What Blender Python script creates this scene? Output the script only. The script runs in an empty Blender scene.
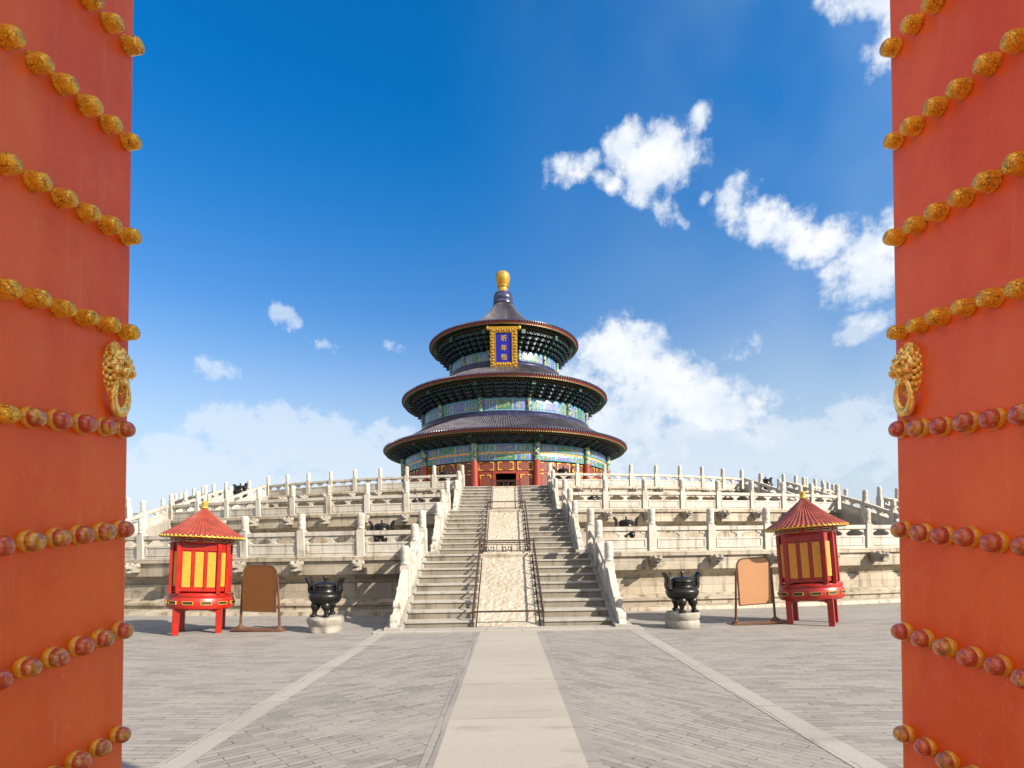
import bpy, bmesh, math, random
from mathutils import Vector, Matrix
R = math.radians
sin, cos, pi = math.sin, math.cos, math.pi
random.seed(7)
scene = bpy.context.scene
COL = scene.collection

# ------------------------------------------------------------------ camera
F_PX = 560.0
cam_d = bpy.data.cameras.new('camera')
cam = bpy.data.objects.new('camera', cam_d)
COL.objects.link(cam)
cam_d.sensor_fit = 'HORIZONTAL'
cam_d.sensor_width = 36.0
cam_d.lens = 36.0 * F_PX / 1024.0
cam_d.shift_y = 171.0 / 1024.0
cam_d.clip_start = 0.05
cam_d.clip_end = 5000
CAM_M = Matrix.Translation((0, 0, 1.7)) @ Matrix.Rotation(R(-0.5), 4, 'Z') @ Matrix.Rotation(R(90), 4, 'X') @ Matrix.Rotation(R(-0.9), 4, 'Z')
cam.matrix_world = CAM_M
scene.camera = cam

# ------------------------------------------------------------------ sun, sky, exposure
SUN_AZ, SUN_EL = 58.0, 31.0          # azimuth measured from straight behind the viewer towards the right
sun_dir = Vector((sin(R(SUN_AZ)) * cos(R(SUN_EL)), -cos(R(SUN_AZ)) * cos(R(SUN_EL)), sin(R(SUN_EL))))
sl = bpy.data.lights.new('sun', 'SUN')
sl.energy = 5.0
sl.angle = R(0.5)
sl.color = (1.0, 0.905, 0.77)
so = bpy.data.objects.new('sun', sl)
COL.objects.link(so)
so.rotation_euler = sun_dir.to_track_quat('Z', 'Y').to_euler()
scene.view_settings.view_transform = 'Standard'
scene.view_settings.look = 'None'
scene.view_settings.gamma = 1
scene.view_settings.exposure = 1.28
scene.view_settings.use_curve_mapping = False
scene.cycles.max_bounces = 6
scene.cycles.diffuse_bounces = 4


class NT:
    """tiny node helper"""
    def __init__(self, tree):
        self.t = tree
    def n(self, kind, **kw):
        nd = self.t.nodes.new(kind)
        for k, v in kw.items():
            if k.startswith('_'):
                nd.inputs[k[1:]].default_value = v
            else:
                setattr(nd, k, v)
        return nd
    def l(self, a, b):
        self.t.links.new(a, b)
    def put(self, sock, v):
        if hasattr(v, 'is_linked'):
            self.l(v, sock)
        else:
            sock.default_value = v
    def math(self, op, a, b=None, c=None, clamp=False):
        nd = self.t.nodes.new('ShaderNodeMath')
        nd.operation = op
        nd.use_clamp = clamp
        self.put(nd.inputs[0], a)
        if b is not None: self.put(nd.inputs[1], b)
        if c is not None: self.put(nd.inputs[2], c)
        return nd.outputs[0]
    def mix(self, f, a, b, mode='MIX'):
        nd = self.t.nodes.new('ShaderNodeMix')
        nd.data_type = 'RGBA'
        nd.blend_type = mode
        self.put(nd.inputs['Factor'], f)
        def col(s, v):
            if isinstance(v, tuple) and len(v) == 3: v = v + (1,)
            self.put(s, v)
        col(nd.inputs[6], a)
        col(nd.inputs[7], b)
        return nd.outputs[2]
    def smooth(self, v, lo, hi):
        nd = self.t.nodes.new('ShaderNodeMapRange')
        nd.interpolation_type = 'SMOOTHSTEP'
        self.put(nd.inputs['Value'], v)
        self.put(nd.inputs['From Min'], lo)
        self.put(nd.inputs['From Max'], hi)
        return nd.outputs['Result']
    def noise(self, vec, scale, detail=4, rough=0.55, dist=0.0):
        nd = self.t.nodes.new('ShaderNodeTexNoise')
        if vec is not None: self.l(vec, nd.inputs['Vector'])
        nd.inputs['Scale'].default_value = scale
        nd.inputs['Detail'].default_value = detail
        nd.inputs['Roughness'].default_value = rough
        nd.inputs['Distortion'].default_value = dist
        return nd.outputs['Fac']
    def scalevec(self, vec, s, rotz=0.0):
        nd = self.t.nodes.new('ShaderNodeMapping')
        self.l(vec, nd.inputs['Vector'])
        nd.inputs['Scale'].default_value = s
        nd.inputs['Rotation'].default_value = (0, 0, rotz)
        return nd.outputs[0]
    def ramp(self, fac, stops, interp='LINEAR'):
        nd = self.t.nodes.new('ShaderNodeValToRGB')
        nd.color_ramp.interpolation = interp
        el = nd.color_ramp.elements
        while len(el) > 1: el.remove(el[0])
        el[0].position = stops[0][0]; el[0].color = stops[0][1] + (1,)
        for p, c in stops[1:]:
            e = el.new(p); e.color = c + (1,)
        self.put(nd.inputs[0], fac)
        return nd.outputs[0]


def px_dir(px, py):
    """direction in the world of a point of the sky or the place, from its bearing in the photograph"""
    v = Vector(((px - 512) / F_PX, -(py - 555) / F_PX, -1))
    return (CAM_M.to_3x3() @ v).normalized()


CLOUD = 5.9
FILL_CLOUD = 7.5        # unseen cloud added above and behind the viewer, to brighten the shaded leaves
def make_world():
    w = bpy.data.worlds.new('World')
    scene.world = w
    w.use_nodes = True
    t = w.node_tree
    t.nodes.clear()
    N = NT(t)
    out = N.n('ShaderNodeOutputWorld')
    bg = N.n('ShaderNodeBackground')
    bg.inputs['Strength'].default_value = 0.075
    sky = N.n('ShaderNodeTexSky')
    sky.sky_type = 'NISHITA'
    sky.sun_disc = False
    sky.sun_elevation = R(SUN_EL)
    sky.sun_rotation = math.atan2(sun_dir.x, sun_dir.y)
    sky.air_density = 1.0
    sky.dust_density = 0.6
    sky.ozone_density = 2.0
    tc = N.n('ShaderNodeTexCoord')
    sep = N.n('ShaderNodeSeparateXYZ')
    N.l(tc.outputs['Generated'], sep.inputs[0])
    x, y, z = sep.outputs
    az = N.math('ARCTAN2', x, y)
    el = N.math('ARCSINE', z)
    # deeper, clearer blue overhead; pale towards the horizon
    skyc = N.mix(N.smooth(el, 0.0, 0.70), (0.97, 0.92, 0.86), (0.02, 0.70, 1.22))
    skyc = N.mix(1.0, sky.outputs[0], skyc, 'MULTIPLY')
    comb = N.n('ShaderNodeCombineXYZ')
    N.l(az, comb.inputs[0]); N.l(el, comb.inputs[1])
    vec = comb.outputs[0]
    warp = N.n('ShaderNodeTexNoise', noise_dimensions='3D')
    N.l(vec, warp.inputs['Vector'])
    warp.inputs['Scale'].default_value = 9; warp.inputs['Detail'].default_value = 3
    wv = N.n('ShaderNodeVectorMath', operation='MULTIPLY_ADD')
    N.l(warp.outputs['Color'], wv.inputs[0]); wv.inputs[1].default_value = (0.035, 0.035, 0); wv.inputs[2].default_value = (-0.0175, -0.0175, 0)
    va = N.n('ShaderNodeVectorMath', operation='ADD')
    N.l(vec, va.inputs[0]); N.l(wv.outputs[0], va.inputs[1])
    s2 = N.n('ShaderNodeSeparateXYZ'); N.l(va.outputs[0], s2.inputs[0])
    waz, wel = s2.outputs[0], s2.outputs[1]
    # cumulus: (bearing px, py, half width px, half height px, density, tilt degrees)
    blobs = [
        (655, 158, 50, 42, 1.0, 0), (630, 140, 26, 24, .9, 0), (695, 122, 18, 15, .8, -30), (572, 172, 30, 18, .75, -8), (610, 180, 28, 13, .75, 10),
        (664, 206, 20, 14, .62, 45), (682, 218, 12, 6, .5, 40), (640, 192, 22, 14, .6, 20),
        (735, 200, 22, 30, .8, 20), (772, 224, 50, 28, .95, 20), (820, 243, 46, 26, .9, 15), (868, 270, 48, 44, 1.0, 0), (905, 250, 40, 50, .9, 0),
        (708, 199, 9, 8, .7, 0), (862, 326, 28, 14, .62, -20), (870, 6, 58, 18, .8, 18), (930, 20, 60, 50, .9, 0),
        (622, 350, 50, 34, 1.0, 0), (655, 388, 66, 44, 1.0, 15), (715, 408, 74, 32, .95, 12), (600, 430, 80, 60, 1.0, 0),
        (560, 400, 60, 50, .9, 0),
    ]
    faint = [
        (285, 438, 92, 34, 1.0, 0), (345, 456, 76, 28, .9, 0), (172, 446, 42, 15, .9, 0), (200, 480, 110, 34, .95, 0), (330, 495, 180, 34, .95, 0), (392, 440, 40, 20, .7, 0),
        (850, 440, 130, 44, .7, 0), (720, 450, 160, 46, .9, 0),
        (284, 317, 17, 14, .55, 35), (212, 367, 24, 13, .62, 10), (320, 345, 18, 8, .36, 10), (745, 349, 24, 11, .36, -30), (392, 344, 9, 6, .25, 0), (862, 330, 30, 14, .8, -20),
        
    ]
    def field(blobs, floor):
        d = None
        for (bx, by, rx, ry, den, rot) in blobs:
            v = px_dir(bx, by)
            a0 = math.atan2(v.x, v.y); e0 = math.asin(v.z)
            vx = px_dir(bx + rx, by); vy = px_dir(bx, by - ry)
            ra = math.hypot(math.atan2(vx.x, vx.y) - a0, math.asin(vx.z) - e0)
            re = math.hypot(math.atan2(vy.x, vy.y) - a0, math.asin(vy.z) - e0)
            c, s = cos(R(rot)), sin(R(rot))
            dx = N.math('SUBTRACT', waz, a0); dy = N.math('SUBTRACT', wel, e0)
            # tilt positive = falling to the right
            px_ = N.math('ADD', N.math('MULTIPLY', dx, c / ra), N.math('MULTIPLY', dy, -s / ra))
            py_ = N.math('ADD', N.math('MULTIPLY', dx, s / re), N.math('MULTIPLY', dy, c / re))
            q = N.math('ADD', N.math('MULTIPLY', px_, px_), N.math('MULTIPLY', py_, py_))
            b = N.math('MULTIPLY', N.math('SUBTRACT', 1.25, q), den)
            d = b if d is None else N.math('MAXIMUM', d, b)
        return N.math('MAXIMUM', d, floor)
    d = field(blobs, -2.2)
    # broad bright cloud added overhead and behind the viewer as fill light
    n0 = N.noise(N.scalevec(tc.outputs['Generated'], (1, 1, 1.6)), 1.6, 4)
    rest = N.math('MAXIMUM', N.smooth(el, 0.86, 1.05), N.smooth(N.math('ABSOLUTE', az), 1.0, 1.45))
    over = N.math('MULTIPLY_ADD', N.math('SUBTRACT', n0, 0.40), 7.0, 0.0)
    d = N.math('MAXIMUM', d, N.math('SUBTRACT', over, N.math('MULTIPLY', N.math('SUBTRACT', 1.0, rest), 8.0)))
    nA = N.noise(vec, 30, 12, 0.62, 0.0)
    nB = N.noise(vec, 6.5, 4, 0.55)
    nsum = N.math('ADD', N.math('MULTIPLY', N.math('SUBTRACT', nA, 0.5), 3.0), N.math('MULTIPLY', N.math('SUBTRACT', nB, 0.5), 1.2))
    dens = N.math('ADD', d, nsum)
    cl = N.smooth(dens, -0.05, 1.10)
    low = N.smooth(el, 0.05, 0.45)
    cl = N.math('MULTIPLY', cl, N.math('MULTIPLY_ADD', low, 0.22, 0.74))
    df = N.math('ADD', field(faint, -2.2), nsum)
    clf = N.math('MULTIPLY', N.smooth(df, 0.05, 0.75), 0.60)
    cl = N.math('MAXIMUM', cl, clf)
    shade = N.noise(N.scalevec(vec, (1, 1.4, 1)), 11, 6, 0.55)
    ccol = N.mix(N.smooth(N.math('ADD', shade, N.math('MULTIPLY', dens, 0.10)), 0.42, 0.80), (CLOUD * .74, CLOUD * .82, CLOUD * .92), (CLOUD, CLOUD, CLOUD))
    # thin veil of high cloud on the right
    veil = N.math('MULTIPLY', N.math('MULTIPLY', N.smooth(az, -0.15, 0.75), N.smooth(N.noise(vec, 2.5, 3), .2, .7)), 0.26)
    skyc = N.mix(veil, skyc, (3.9, 4.7, 5.5))
    # pale milky air low over the ground
    hz = N.math('MULTIPLY', N.math('SUBTRACT', 1.0, N.smooth(el, -0.02, 0.42)), 0.85)
    base = N.mix(hz, skyc, (3.45, 4.0, 4.65))
    ccol = N.mix(rest, ccol, (FILL_CLOUD, FILL_CLOUD * .97, FILL_CLOUD * .93))
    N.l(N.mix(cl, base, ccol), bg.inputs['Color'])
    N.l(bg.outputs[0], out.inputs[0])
make_world()


# ------------------------------------------------------------------ materials
def new_mat(name):
    m = bpy.data.materials.new(name)
    m.use_nodes = True
    t = m.node_tree
    b = t.nodes['Principled BSDF']
    return m, NT(t), b

def wpos(N):
    return N.n('ShaderNodeNewGeometry').outputs['Position']

def bump(N, b, h, strength=0.3, dist=0.02):
    bp = N.n('ShaderNodeBump')
    bp.inputs['Strength'].default_value = strength
    bp.inputs['Distance'].default_value = dist
    N.l(h, bp.inputs['Height'])
    N.l(bp.outputs[0], b.inputs['Normal'])

def simple_mat(name, col, rough=0.5, metal=0.0, var=0.15, scale=8.0, coat=0.0, bmp=0.0, bscale=40):
    m, N, b = new_mat(name)
    p = wpos(N)
    n = N.noise(p, scale, 5)
    c1 = tuple(c * (1 - var) for c in col); c2 = tuple(min(1, c * (1 + var)) for c in col)
    N.l(N.mix(N.smooth(n, .3, .7), c1, c2), b.inputs['Base Color'])
    b.inputs['Roughness'].default_value = rough
    b.inputs['Metallic'].default_value = metal
    b.inputs['Coat Weight'].default_value = coat
    if bmp: bump(N, b, N.noise(p, bscale, 5), bmp, 0.01)
    return m

def marble_mat(name, light, dark, stain, amount, blocks=None, bmp=0.25, carve=None):
    """weathered white marble: cloudy tone, rain streaks, lichen specks; optional block joints laid in the UV (metres)"""
    m, N, b = new_mat(name)
    p = wpos(N)
    oi = N.n('ShaderNodeObjectInfo')
    tone = N.noise(p, 0.9, 6, 0.6)
    c = N.mix(N.smooth(tone, .3, .72), dark, light)
    c = N.mix(N.math('MULTIPLY', oi.outputs['Random'], 0.25), c, tuple(x * .86 for x in light))
    streak = N.noise(N.scalevec(p, (5, 5, .55)), 1.0, 6, 0.62)
    c = N.mix(N.math('MULTIPLY', N.smooth(streak, .49, .72), amount), c, stain)
    grime = N.noise(N.scalevec(p, (1.6, 1.6, 2.4)), 1.0, 7, .66)
    c = N.mix(N.math('MULTIPLY', N.smooth(grime, .54, .70), amount * .6), c, (stain[0] * 1.25, stain[1] * 1.05, stain[2] * .8))
    speck = N.noise(p, 17, 5, 0.7)
    c = N.mix(N.math('MULTIPLY', N.smooth(speck, .60, .74), amount * .8), c, tuple(x * .55 for x in stain))
    h = N.noise(p, 22, 6, .6)
    if blocks:
        uv = N.n('ShaderNodeUVMap').outputs[0]
        br = N.n('ShaderNodeTexBrick')
        N.l(uv, br.inputs['Vector'])
        br.offset = 0.43
        br.inputs['Scale'].default_value = 1.0
        br.inputs['Brick Width'].default_value = blocks[0]
        br.inputs['Row Height'].default_value = blocks[1]
        br.inputs['Mortar Size'].default_value = 0.006
        br.inputs['Mortar Smooth'].default_value = 0.4
        br.inputs['Color1'].default_value = (0.82, .82, .82, 1)
        br.inputs['Color2'].default_value = (1.08, 1.06, 1.02, 1)
        br.inputs['Mortar'].default_value = (0.42, .38, .32, 1)
        c = N.mix(1.0, c, br.outputs['Color'], 'MULTIPLY')
        h = N.math('SUBTRACT', N.math('MULTIPLY', h, .5), N.math('MULTIPLY', br.outputs['Fac'], 1.0))
    if carve:
        vo = N.n('ShaderNodeTexVoronoi', feature='SMOOTH_F1')
        N.l(p, vo.inputs['Vector']); vo.inputs['Scale'].default_value = carve
        w = N.noise(p, carve * .7, 6, .65, 1.2)
        hh = N.math('ADD', vo.outputs['Distance'], w)
        c = N.mix(N.math('MULTIPLY', N.smooth(hh, .62, .42), .35), c, stain)
        h = N.math('MULTIPLY', hh, 2.2)
    N.l(c, b.inputs['Base Color'])
    b.inputs['Roughness'].default_value = 0.62
    b.inputs['Specular IOR Level'].default_value = 0.35
    bump(N, b, h, bmp, 0.02)
    return m

M = {}
M['marble'] = marble_mat('white_marble', (.60, .545, .46), (.49, .43, .345), (.24, .185, .125), .55)
M['marble_wall'] = marble_mat('marble_blocks', (.58, .51, .405), (.42, .35, .26), (.15, .10, .055), .95, blocks=(1.35, .32))
M['marble_rail'] = marble_mat('marble_rail', (.66, .615, .535), (.56, .505, .42), (.23, .175, .115), .70)
M['marble_carved'] = marble_mat('carved_marble', (.58, .51, .40), (.50, .42, .315), (.26, .175, .10), .35, bmp=.7, carve=9.0)
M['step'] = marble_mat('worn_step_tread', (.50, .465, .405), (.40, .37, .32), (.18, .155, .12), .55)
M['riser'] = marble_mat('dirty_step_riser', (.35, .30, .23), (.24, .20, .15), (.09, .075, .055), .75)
M['curb'] = marble_mat('stair_curb_stone', (.44, .40, .34), (.34, .31, .265), (.16, .145, .12), .55)
M['rock'] = marble_mat('pedestal_stone', (.42, .385, .32), (.31, .275, .22), (.16, .135, .10), .6, bmp=.7)

def paver_mat(name, rot, light, dark, bw, bh, warm, off=.5, shift=(0, 0)):
    m, N, b = new_mat(name)
    p = wpos(N)
    v = N.scalevec(p, (1, 1, 1), rot)
    v.node.inputs['Location'].default_value = (shift[0], shift[1], 0)
    wob = N.noise(p, .6, 2)
    br = N.n('ShaderNodeTexBrick')
    va = N.n('ShaderNodeVectorMath', operation='ADD')
    cx = N.n('ShaderNodeCombineXYZ'); N.l(N.math('MULTIPLY', wob, .16), cx.inputs[1]); N.l(N.math('MULTIPLY', wob, .10), cx.inputs[0])
    N.l(v, va.inputs[0]); N.l(cx.outputs[0], va.inputs[1])
    N.l(va.outputs[0], br.inputs['Vector'])
    br.offset = off
    br.inputs['Scale'].default_value = 1
    br.inputs['Brick Width'].default_value = bw
    br.inputs['Row Height'].default_value = bh
    br.inputs['Mortar Size'].default_value = .0045
    br.inputs['Mortar Smooth'].default_value = .3
    br.inputs['Bias'].default_value = -.25
    br.inputs['Color1'].default_value = light + (1,)
    br.inputs['Color2'].default_value = dark + (1,)
    br.inputs['Mortar'].default_value = (.07, .062, .055, 1)
    mort = N.noise(p, 1.3, 3)
    c = N.mix(N.smooth(mort, .42, .60), N.mix(N.math('MULTIPLY', br.outputs['Fac'], .8), br.outputs['Color'], light), br.outputs['Color'])
    big = N.noise(N.scalevec(p, (.35, 1.1, 1)), 1.1, 6, .62)
    c = N.mix(N.math('MULTIPLY', N.smooth(big, .42, .70), .60), c, warm)
    dk = N.noise(N.scalevec(p, (.45, 1.5, 1)), 1.9, 5, .6)
    c = N.mix(N.math('MULTIPLY', N.smooth(dk, .56, .74), .38), c, tuple(x * .45 for x in dark))
    gap = N.math('MULTIPLY', br.outputs['Fac'], N.smooth(N.noise(N.scalevec(p, (2, 5, 1)), 1.6, 4, .65), .52, .60))
    c = N.mix(gap, c, (.035, .03, .026))
    fine = N.noise(p, 60, 4, .7)
    c = N.mix(N.math('MULTIPLY', N.smooth(fine, .55, .8), .3), c, tuple(x * .5 for x in dark))
    N.l(c, b.inputs['Base Color'])
    b.inputs['Roughness'].default_value = .75
    b.inputs['Specular IOR Level'].default_value = .25
    h = N.math('SUBTRACT', N.math('MULTIPLY', N.noise(p, 14, 5, .65), .6), br.outputs['Fac'])
    bump(N, b, h, .55, .012)
    return m
M['ground'] = paver_mat('grey_brick_paving', R(3), (.355, .325, .288), (.225, .208, .19), .38, .095, (.395, .36, .315))
M['diag_l'] = paver_mat('grey_brick_paving_slanting', R(-40), (.348, .318, .283), (.215, .20, .183), .36, .085, (.385, .35, .308))
M['diag_r'] = paver_mat('grey_brick_paving_slanting_other_way', R(48), (.348, .318, .283), (.215, .20, .183), .36, .085, (.385, .35, .308))
M['path'] = paver_mat('pale_path_slabs', 0, (.44, .395, .335), (.385, .345, .29), 8.0, 1.55, (.47, .425, .36), 0, (4, .3))
M['band'] = paver_mat('pale_stone_band', R(90), (.42, .385, .335), (.35, .32, .28), 1.1, .8, (.45, .41, .355), .5, (0, .4))
M['kerb'] = paver_mat('path_border_stone', R(90), (.33, .303, .268), (.25, .23, .207), .9, .6, (.35, .32, .28))

def door_mat():
    m, N, b = new_mat('vermilion_lacquer')
    p = wpos(N)
    n1 = N.noise(N.scalevec(p, (1.2, 1.2, .35)), 2.2, 6, .6)
    c = N.mix(N.smooth(n1, .3, .72), (.80, .095, .010), (.93, .165, .022))
    st = N.noise(N.scalevec(p, (24, 24, 1.3)), 1.0, 6, .65)
    c = N.mix(N.math('MULTIPLY', N.smooth(st, .56, .78), .50), c, (.84, .32, .17))
    mo = N.noise(p, 9, 8, .68)
    c = N.mix(N.math('MULTIPLY', N.smooth(mo, .50, .72), .26), c, (.92, .25, .085))
    c = N.mix(N.math('MULTIPLY', N.smooth(mo, .46, .30), .22), c, (.58, .05, .008))
    sp = N.noise(N.scalevec(p, (1, 1, .6)), 75, 5, .7)
    c = N.mix(N.math('MULTIPLY', N.smooth(sp, .60, .74), .38), c, (.85, .42, .26))
    dk = N.noise(N.scalevec(p, (3, 3, .9)), 1.7, 4)
    c = N.mix(N.math('MULTIPLY', N.smooth(dk, .55, .78), .22), c, (.68, .075, .012))
    N.l(c, b.inputs['Base Color'])
    b.inputs['Roughness'].default_value = .42
    b.inputs['Specular IOR Level'].default_value = .32
    b.inputs['Coat Weight'].default_value = .05
    b.inputs['Coat Roughness'].default_value = .35
    h = N.math('ADD', N.noise(p, 6, 6, .6), N.math('MULTIPLY', N.noise(N.scalevec(p, (6, 6, .5)), 2, 3), .6))
    bump(N, b, h, .22, .02)
    return m
M['door'] = door_mat()

def stud_mat(name, worn):
    m, N, b = new_mat(name)
    tc = N.n('ShaderNodeTexCoord').outputs['Object']
    oi = N.n('ShaderNodeObjectInfo').outputs['Random']
    off = N.n('ShaderNodeVectorMath', operation='ADD')
    cx = N.n('ShaderNodeCombineXYZ')
    for i in range(3): N.l(N.math('MULTIPLY', oi, 7.0 + 3 * i), cx.inputs[i])
    N.l(tc, off.inputs[0]); N.l(cx.outputs[0], off.inputs[1])
    v = off.outputs[0]
    vo = N.n('ShaderNodeTexVoronoi', feature='DISTANCE_TO_EDGE')
    N.l(v, vo.inputs['Vector']); vo.inputs['Scale'].default_value = 55
    crack = N.smooth(vo.outputs['Distance'], .0, .10)
    n = N.noise(v, 26, 5, .65)
    gold = N.mix(N.smooth(n, .3, .7), (.86, .36, .008), (1.0, .60, .03))
    if not worn:
        gold = N.mix(N.math('MULTIPLY', N.math('SUBTRACT', 1, crack), N.smooth(N.noise(v, 18, 3), .38, .62)), gold, (.20, .055, .004))
        c = gold
        rough = .34
    else:
        big = N.noise(v, 13, 4, .6)
        sx = N.n('ShaderNodeSeparateXYZ'); N.l(tc, sx.inputs[0])
        tip = N.smooth(sx.outputs[2], .028, .046)              # the dome keeps its red paint, the rim is rubbed to gold
        f = N.math('MULTIPLY', tip, N.smooth(N.math('ADD', big, N.math('MULTIPLY', N.math('SUBTRACT', oi, .5), .25)), .40, .50))
        gold = N.mix(.15, gold, (.34, .15, .03))
        c = N.mix(N.math('MULTIPLY', tip, N.math('MULTIPLY_ADD', N.smooth(N.noise(v, 20, 4, .6), .38, .60), .60, .30)), gold, (.32, .095, .028))
        c = N.mix(N.math('MULTIPLY', f, .75), c, (.55, .035, .016))
        c = N.mix(N.smooth(N.noise(v, 60, 4, .7), .60, .70), c, (.86, .60, .30))
        rough = .20
    N.l(c, b.inputs['Base Color'])
    b.inputs['Metallic'].default_value = .08 if worn else .4
    b.inputs['Roughness'].default_value = rough
    b.inputs['Coat Weight'].default_value = .8 if worn else .35
    b.inputs['Coat Roughness'].default_value = .06
    bump(N, b, N.math('ADD', crack, N.math('MULTIPLY', n, .8)), .5 if not worn else .2, .004)
    return m
M['stud'] = stud_mat('crackled_gilding', False)
M['stud_worn'] = stud_mat('worn_red_and_gold_paint', True)
def lion_mat():
    m, N, b = new_mat('gilded_bronze')
    p = wpos(N)
    n = N.noise(p, 40, 5, .65)
    c = N.mix(N.smooth(n, .35, .65), (.95, .52, .06), (1.0, .76, .24))
    c = N.mix(N.math('MULTIPLY', N.smooth(N.noise(p, 70, 4, .7), .55, .68), .75), c, (.10, .085, .03))
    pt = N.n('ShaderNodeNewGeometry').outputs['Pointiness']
    c = N.mix(N.math('MULTIPLY', N.smooth(pt, .495, .43), .9), c, (.10, .055, .012))  # patina and occlusion shade painted into the creases
    N.l(c, b.inputs['Base Color'])
    b.inputs['Metallic'].default_value = .6
    b.inputs['Roughness'].default_value = .27
    bump(N, b, n, .5, .006)
    return m
M['lion'] = lion_mat()
M['gold'] = simple_mat('gold_leaf', (.74, .40, .045), .32, .55, .2, 3, bmp=.2)
M['gold_dull'] = simple_mat('old_gold_paint', (.36, .21, .05), .45, .2, .3, 6)
M['bronze'] = simple_mat('dark_bronze', (.045, .042, .038), .34, .75, .35, 9, bmp=.25, bscale=60)
M['red'] = simple_mat('red_column_paint', (.34, .040, .018), .38, 0, .15, 3)
M['red_wall'] = simple_mat('red_joinery_paint', (.27, .034, .016), .45, 0, .2, 3)
M['kiosk_red'] = simple_mat('glossy_red_lacquer', (.42, .011, .002), .36, 0, .16, 5, coat=.15)
M['kiosk_roof'] = simple_mat('red_painted_ribs', (.31, .050, .022), .42, 0, .22, 6, coat=.1)
M['yellow'] = simple_mat('yellow_silk_panel', (.80, .315, .02), .5, 0, .1, 12)
M['gold_paint'] = simple_mat('bright_gold_paint', (.84, .52, .07), .35, .3, .15, 15)
M['board_dark'] = simple_mat('brown_board', (.155, .048, .002), .42, 0, .03, 3)
M['board_tan'] = simple_mat('tan_board', (.52, .25, .105), .42, 0, .03, 3)
M['sign_metal'] = simple_mat('brown_painted_metal', (.165, .072, .035), .35, .2, .2, 8)
M['iron'] = simple_mat('rusty_brown_iron', (.085, .042, .026), .5, .3, .35, 12)
M['black'] = simple_mat('dark_timber', (.018, .016, .016), .6)
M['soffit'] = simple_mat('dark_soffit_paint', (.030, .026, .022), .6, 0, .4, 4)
M['eave_red'] = simple_mat('eave_red_paint', (.24, .035, .02), .5, 0, .2, 4)
M['br_blue'] = simple_mat('bracket_blue', (.022, .026, .085), .5, 0, .4, 9)
M['br_green'] = simple_mat('bracket_green', (.010, .065, .042), .5, 0, .4, 9)
M['br_edge'] = simple_mat('bracket_edge_paint', (.10, .12, .17), .5, 0, .3, 9)
M['plaque_blue'] = simple_mat('ultramarine_board', (.006, .012, .40), .35, 0, .1, 4)
M['steel'] = simple_mat('grey_steel', (.42, .46, .52), .35, .4, .1, 5)
M['lamp_grey'] = simple_mat('grey_lamp_housing', (.34, .36, .38), .5, .2, .1, 5)
M['interior'] = simple_mat('dim_interior_floor', (.10, .07, .05), .6)

def tile_mat():
    m, N, b = new_mat('dark_blue_glazed_tile')
    p = wpos(N)
    n = N.noise(N.scalevec(p, (1, 1, 2.2)), 1.3, 6, .6)
    c = N.mix(N.smooth(n, .3, .7), (.055, .053, .078), (.150, .138, .158))
    d = N.noise(p, 5, 5, .6)
    c = N.mix(N.math('MULTIPLY', N.smooth(d, .5, .75), .5), c, (.24, .215, .21))
    N.l(c, b.inputs['Base Color'])
    b.inputs['Roughness'].default_value = .30
    b.inputs['Specular IOR Level'].default_value = .65
    return m
M['tile'] = tile_mat()
M['tile_blue'] = simple_mat('blue_glazed_ridge', (.035, .038, .105), .28, 0, .4, 2.5, coat=.3)

def caihua_mat(name, shift):
    """painted beams: one bay is one unit of u, the beam's height one unit of v"""
    m, N, b = new_mat(name)
    uv = N.n('ShaderNodeUVMap').outputs[0]
    s = N.n('ShaderNodeSeparateXYZ'); N.l(uv, s.inputs[0])
    u, v = s.outputs[0], s.outputs[1]
    bay = N.math('FLOOR', N.math('ADD', u, shift))
    fu = N.math('FRACT', u)
    a = N.math('ABSOLUTE', N.math('SUBTRACT', fu, .5))
    odd = N.math('GREATER_THAN', N.math('FRACT', N.math('MULTIPLY', bay, .5)), .25)
    blue, teal, pale, green, viol, gold, navy = (.04, .13, .42), (.035, .26, .36), (.30, .46, .54), (.03, .20, .12), (.12, .17, .44), (.56, .40, .09), (.008, .02, .13)
    A = N.ramp(a, [(0, viol), (.155, pale), (.165, gold), (.175, teal), (.25, pale), (.258, blue), (.30, gold), (.31, green), (.38, pale), (.388, teal), (.44, navy)], 'CONSTANT')
    B = N.ramp(a, [(0, green), (.155, pale), (.165, gold), (.175, blue), (.25, pale), (.258, green), (.30, gold), (.31, viol), (.38, pale), (.388, blue), (.44, navy)], 'CONSTANT')
    c = N.mix(odd, A, B)
    sv = N.n('ShaderNodeCombineXYZ'); N.l(N.math('MULTIPLY', u, 15), sv.inputs[0]); N.l(N.math('MULTIPLY', v, 2.2), sv.inputs[1])
    n = N.noise(sv.outputs[0], 1.7, 3, .6, 1.5)
    band = N.math('MULTIPLY', N.smooth(v, .16, .26), N.math('SUBTRACT', 1, N.smooth(v, .74, .84)))
    c = N.mix(N.math('MULTIPLY', N.math('MULTIPLY', N.smooth(n, .55, .62), band), .85), c, gold)
    n2 = N.noise(sv.outputs[0], 3.6, 3, .6, .5)
    c = N.mix(N.math('MULTIPLY', N.smooth(n2, .60, .68), .6), c, pale)
    edge = N.math('ADD', N.math('LESS_THAN', v, .10), N.math('GREATER_THAN', v, .90))
    c = N.mix(edge, c, teal)
    line = N.math('ADD', N.math('COMPARE', v, .12, .02), N.math('COMPARE', v, .88, .02))
    c = N.mix(line, c, pale)
    N.l(c, b.inputs['Base Color'])
    b.inputs['Roughness'].default_value = .34
    b.inputs['Specular IOR Level'].default_value = .5
    return m
M['caihua'] = caihua_mat('painted_beam_blue_green_gold', 0)
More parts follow.
